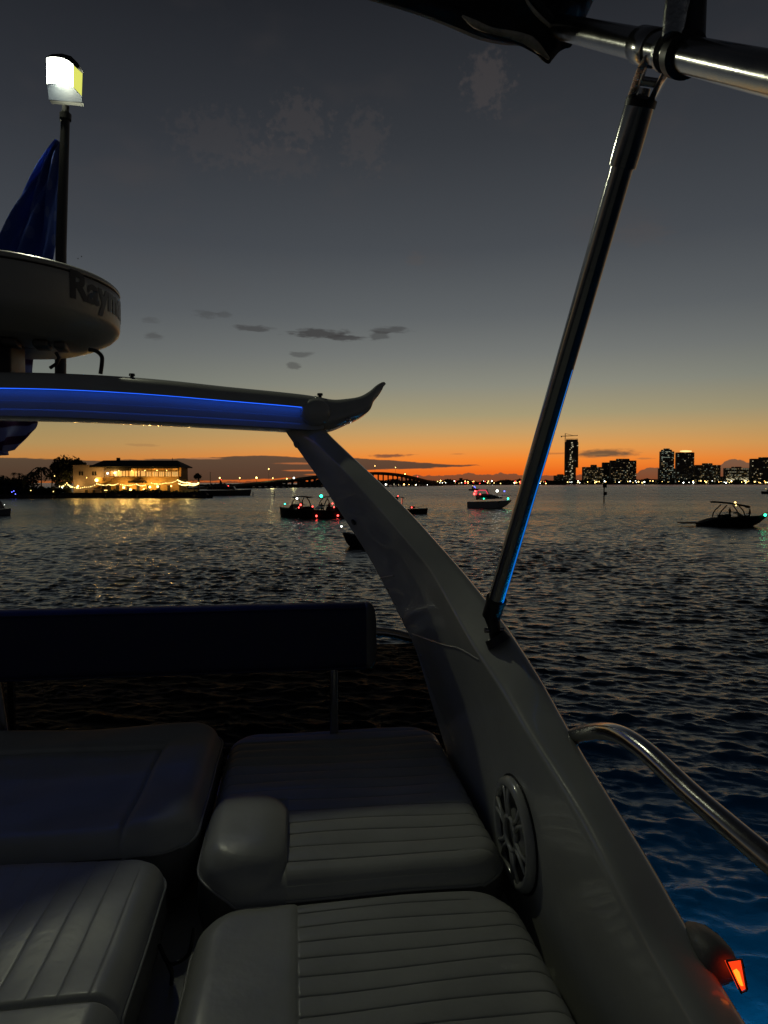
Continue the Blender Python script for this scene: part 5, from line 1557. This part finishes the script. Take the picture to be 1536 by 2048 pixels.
person(boat_pt(t, (-.15, .45, .70)), math.radians(-90), 'stand', 'person standing at the helm under the boat canopy').scale = (.75,) * 3
person(boat_pt(t, (1.7, -.1, .98)), math.radians(60), 'sit', 'person sitting in the bow of the wakeboard boat')
# cabin cruiser
t = boat('cabin_cruiser', 'grey cabin cruiser with red lit cabin and white mast light, in mid water', 979, 1016, math.radians(-14))
vs, fs = hull_vf(8.0, 2.7, 1.4, .25, .35, rake=.9); lp(t, 'hull', vs, fs, M['hullp'])
vs, fs = rings([[Vector((x, s * y, z)) for s in (-1, 1)] + [Vector((x + .0, s * y * .8, z2)) for s in (1, -1)] for x, y, z, z2 in ((-2.4, 1.2, 1.5, 2.5), (-.4, 1.25, 1.6, 2.7), (.9, 1.1, 1.7, 2.4), (2.4, .7, 1.8, 1.95))])
lp(t, 'cabin', vs, fs, M['hullw'])
for s in (-1,):
    lb_(t, 'cabin_window', (-.6, s * 1.17, 2.1), 1.7, .06, .38, M['dark']); lb_(t, 'cabin_window', (1.0, s * .98, 2.05), .8, .06, .22, M['dark'])
for k in range(5): lb_(t, 'porthole', (-2.0 + k * .95, -1.30 + .02 * k, 1.05), .28, .07, .14, M['dark'])
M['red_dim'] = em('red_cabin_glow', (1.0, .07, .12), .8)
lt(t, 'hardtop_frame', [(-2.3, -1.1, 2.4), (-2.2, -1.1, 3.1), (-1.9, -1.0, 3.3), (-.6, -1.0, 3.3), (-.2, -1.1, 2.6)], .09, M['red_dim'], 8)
lt(t, 'hardtop_frame', [(-2.3, 1.1, 2.4), (-2.2, 1.1, 3.1), (-1.9, 1.0, 3.3), (-.6, 1.0, 3.3), (-.2, 1.1, 2.6)], .07, M['dark'], 8)
lb_(t, 'hardtop', (-1.3, 0, 3.35), 1.8, 2.1, .1, M['dark'])
lg(t, 'cabin_light', (-2.5, -1.1, 3.1), .17, 'red_l'); lg(t, 'cabin_light', (-2.7, -.9, 2.6), .2, 'red_l'); lg(t, 'cabin_light', (-1.6, -1.0, 2.55), .1, 'red_l')
lt(t, 'light_mast', [(1.4, 0, 2.0), (1.4, 0, 3.15)], .03, M['dark']); lg(t, 'mast_light', (1.4, -.1, 3.15), .21, 'white_l')
lg(t, 'side_light', (-.9, -1.4, 1.75), .10, 'green_l'); lg(t, 'bow_light', (3.4, -.5, 1.75), .16, 'green_l'); lg(t, 'blue_light', (2.7, 0, 3.1), .12, 'blue_l')
lt(t, 'bow_rail', [(1.6, -1.05, 1.85), (2.4, -.95, 2.35), (3.6, -.35, 2.4), (3.9, 0, 2.35)], .03, M['chrome'])
lamp('cabin_glow', boat_pt(t, (-1.4, -.6, 2.9)), 9, (1, .1, .12), .2, None).parent = None
# raft of two boats
def runabout(label, px, py, rz, L, Bm, lights, top=True, D=1.15):
    t = boat('runabout', label, px, py, rz)
    vs, fs = hull_vf(L, Bm, D, .3, .18); lp(t, 'hull', vs, fs, M['dark'])
    rl_ = [[Vector((x, s * 1.0, z)) for s in (-1, -.4, .4, 1)] for x, z in ((1.1, D), (.4, D + .55), (.36, D + .55), (1.06, D))]
    vs, fs = rings(rl_, False, False); lp(t, 'windscreen', vs, fs, M['glass'])
    lt(t, 'windscreen_frame', [(-.4, -1.05, D + .45), (.4, -.95, D + .55), (.44, 0, D + .58), (.4, .95, D + .55), (-.4, 1.05, D + .45)], .035, M['dark'])
    if top:
        for s in (-1, 1):
            lt(t, 'tower_leg', [(-1.3, s * 1.1, D), (-1.1, s * 1.0, D + .9), (-.7, s * .9, D + 1.45)], .06, M['dark'], 8, 4)
            lt(t, 'tower_leg', [(.5, s * 1.05, D), (.2, s * 1.0, D + .9), (-.2, s * .9, D + 1.45)], .06, M['dark'], 8, 4)
        shade(t, 'canopy', -1.9, .5, 1.0, D + 1.55, .1, M['dark'])
    lb_(t, 'seat', (-1.6, 0, D + .05), .6, 1.8, .5, M['dark']); lb_(t, 'seat', (-.5, .5, D + .1), .5, .5, .5, M['dark'])
    for (p, r, mk) in lights: lg(t, 'boat_light', p, r, mk)
    return t
ta = runabout('dark runabout with open tower, leftmost of the two moored together', 597, 1034, math.radians(148), 6.6, 2.5, [((.6, -.4, 2.5), .13, 'white_l'), ((1.9, .6, 1.75), .09, 'green_l'), ((-1.3, 1.15, 1.7), .13, 'red_l'), ((-1.1, 1.3, 1.35), .09, 'red_l')])
tb = runabout('dark runabout with green light on its roof, right of its moored twin', 648, 1036, math.radians(205), 7.0, 2.6, [((.6, .6, 2.9), .19, 'green_l'), ((1.9, .9, 1.55), .09, 'red_l'), ((-1.0, .5, 1.9), .09, 'red_l'), ((-.9, 1.3, 1.45), .09, 'red_l'), ((1.5, 1.25, .35), .12, 'red_l'), ((-1.4, 1.4, .35), .12, 'red_l')])
for i, (tt_, p, rz, pose) in enumerate(((ta, (-.5, -.2, 1.0), 2.0, 'stand'), (ta, (.9, .2, 1.0), 1.0, 'sit'), (tb, (-.6, .3, 1.15), .6, 'sit'), (tb, (.2, -.4, 1.1), 3.5, 'sit'))):
    q = person(boat_pt(tt_, p), rz, pose, ['person standing in the left moored runabout', 'person sitting forward in the left moored runabout', 'person sitting below the green roof light', 'person sitting at the bow side of the right moored runabout'][i])
    if pose == 'stand': q.scale = (.8,) * 3
# centre console with red lit posts
t = boat('fishing_boat', 'small dark fishing boat with red lit roof posts, between arch leg and cruiser', 817, 1027, math.radians(-10))
vs, fs = hull_vf(5.9, 2.1, .75, .25, .18); lp(t, 'hull', vs, fs, M['dark'])
lb_(t, 'console', (-1.6, 0, 1.2), .7, .8, 1.0, M['dark'])
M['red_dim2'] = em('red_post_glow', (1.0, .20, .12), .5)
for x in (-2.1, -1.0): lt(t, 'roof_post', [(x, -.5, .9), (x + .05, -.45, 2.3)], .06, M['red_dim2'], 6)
for x in (-2.1, -1.0): lt(t, 'roof_post', [(x, .5, .9), (x + .05, .45, 2.3)], .05, M['dark'], 6)
shade(t, 'canopy', -2.4, -.7, .8, 2.4, .08, M['dark'])
lb_(t, 'outboard_motor', (-3.1, 0, .9), .45, .5, 1.1, M['dark']); lb_(t, 'cooler_seat', (.6, 0, .95), .8, .7, .3, M['hullg'])
lt(t, 'bow_rail', [(1.2, -.75, .85), (2.0, -.6, 1.15), (2.8, 0, 1.2)], .025, M['dark'])
lg(t, 'mast_light', (-1.6, 0, 2.65), .09, 'red_l'); lg(t, 'side_light', (-1.0, -1.1, .95), .15, 'green_l'); lg(t, 'bow_light', (.6, -.8, .95), .08, 'red_l')
# near skiff mostly behind the arch leg
t = boat('open_skiff', 'dark skiff bow peeping out left of the arch leg', 752, 1094, math.radians(168))
vs, fs = hull_vf(5.0, 1.8, .7, .6, .3, rake=.5); lp(t, 'hull', vs, fs, M['dark'])
lb_(t, 'thwart', (0, 0, .75), .35, 1.4, .1, M['dark']); lb_(t, 'console', (-.8, 0, 1.0), .6, .6, .8, M['dark'])
lg(t, 'bow_light', (2.55, .1, 1.45), .055, 'white_l')
# distant motor boats
def far_boat(name, label, px, py, L, rz, lights, m='dark', D=1.1, cab=True):
    t = boat(name, label, px, py, rz)
    vs, fs = hull_vf(L, L * .33, D, .25, .2, n=12); lp(t, 'hull', vs, fs, M[m])
    if cab:
        vs, fs = rings([[Vector((x, -L * .12, D)), Vector((x, L * .12, D)), Vector((x + dx, L * .10, z)), Vector((x + dx, -L * .10, z))] for x, dx, z in ((-L * .2, .1, D + 1.1), (L * .05, .0, D + 1.1), (L * .16, -.2, D + .5))])
        lp(t, 'cabin', vs, fs, M[m])
        for k in range(2): lb_(t, 'cabin_window', (-L * .12 + k * L * .12, -L * .122, D + .7), L * .08, .04, .3, M['glass'])
    for p, r, mk in lights: lg(t, 'boat_light', p, r, mk)
    return t
far_boat('motor_boat', 'small far boat with blue light, left of the cruiser mast', 948, 981, 6.5, .1, [((0, -1, 2.3), .35, 'blue_l'), ((.6, -1, 1.7), .22, 'blue_l'), ((-1, -.5, 3.0), .14, 'warm2')])
far_boat('motor_boat', 'dark boat with red light, almost hidden behind the arch leg', 772, 1004, 6.0, .1, [((0, -.8, 2.2), .14, 'red_l'), ((.4, -.8, 2.6), .09, 'red_l')])
far_boat('motor_boat', 'dark boat cut off by the right picture edge', 1541, 988, 8.0, PI, [((2.0, 0, 2.2), .1, 'warm2')])
far_boat('motor_boat', 'white bowed boat cut off by the left picture edge', -8, 1030, 5.6, math.radians(-20), [((1.8, -.2, 1.5), .03, 'white_l')], 'hullw', .9)
far_boat('motor_boat', 'dark low boat moored left of the long yacht', 408, 996, 5.6, 0, [], 'dark', .9, True)
# long dark motor yacht
t = boat('motor_yacht', 'long grey motor yacht moored left of the bridge ramp', 452, 991, 0.05)
vs, fs = hull_vf(18.5, 4.6, 2.3, .15, .15); lp(t, 'hull', vs, fs, M['hullg'])
for nm, x0, x1, z0, z1, y in (('cabin', -6.5, 3.8, 2.1, 3.4, 1.8), ('flybridge', -4.5, 1.0, 3.4, 4.3, 1.5), ('radar_mast', -2.2, -1.2, 4.3, 5.6, .3)):
    vs, fs = rings([[Vector((x0, -y, z0)), Vector((x0, y, z0)), Vector((x0 + .4, y * .9, z1)), Vector((x0 + .4, -y * .9, z1))], [Vector((x1, -y, z0)), Vector((x1, y, z0)), Vector((x1 - .9, y * .9, z1)), Vector((x1 - .9, -y * .9, z1))]])
    lp(t, nm, vs, fs, M['hullg'], False)
for k in range(6): lb_(t, 'cabin_window', (-5.3 + k * 1.5, -1.78, 2.8), 1.1, .08, .5, M['dark'])
lg(t, 'mast_light', (-1.7, 0, 5.8), .10, 'red_l'); lg(t, 'deck_light', (1.2, -1.7, 3.6), .14, 'red_l')
# channel marker and mooring posts
d = wat(1005)
t = thing('channel_marker', 'dark channel marker post with boards, standing in the water', 'channel marker', (X(1208, d), d, 0))
px_ = X(1208, d)
tube('pile', [(px_, d, -1), (px_, d, 3.9)], .14, M['dark'], t, 10)
box('board', (px_ + .1, d - .2, Z(972, d)), .95, .08, .75, M['dark'], t); box('board', (px_ + .25, d - .2, Z(987, d)), .7, .08, .75, M['dark'], t)
box('lantern', (px_, d, Z(965.8, d)), .3, .3, .35, M['dark'], t)
for i, (px, y1, y0) in enumerate(((548, 996, 982), (506, 993, 985), (504.5, 991, 986))):
    if i == 2: continue
    d = wat(y1)
    t = thing('mooring_post', ['slim mooring post standing alone before the bridge ramp', 'short mooring post at the long yacht bow'][i], 'post', (X(px, d), d, 0))
    tube('pile', [(X(px, d), d, -1), (X(px, d), d, Z(y0, d))], .13, M['dark'], t, 8)
    vs, fs = lathe_vf((X(px, d), d, Z(y0, d)), [(.15, -.05), (.15, .02), (.0, .12)], 8); pym('cap', vs, fs, M['dark'], t)
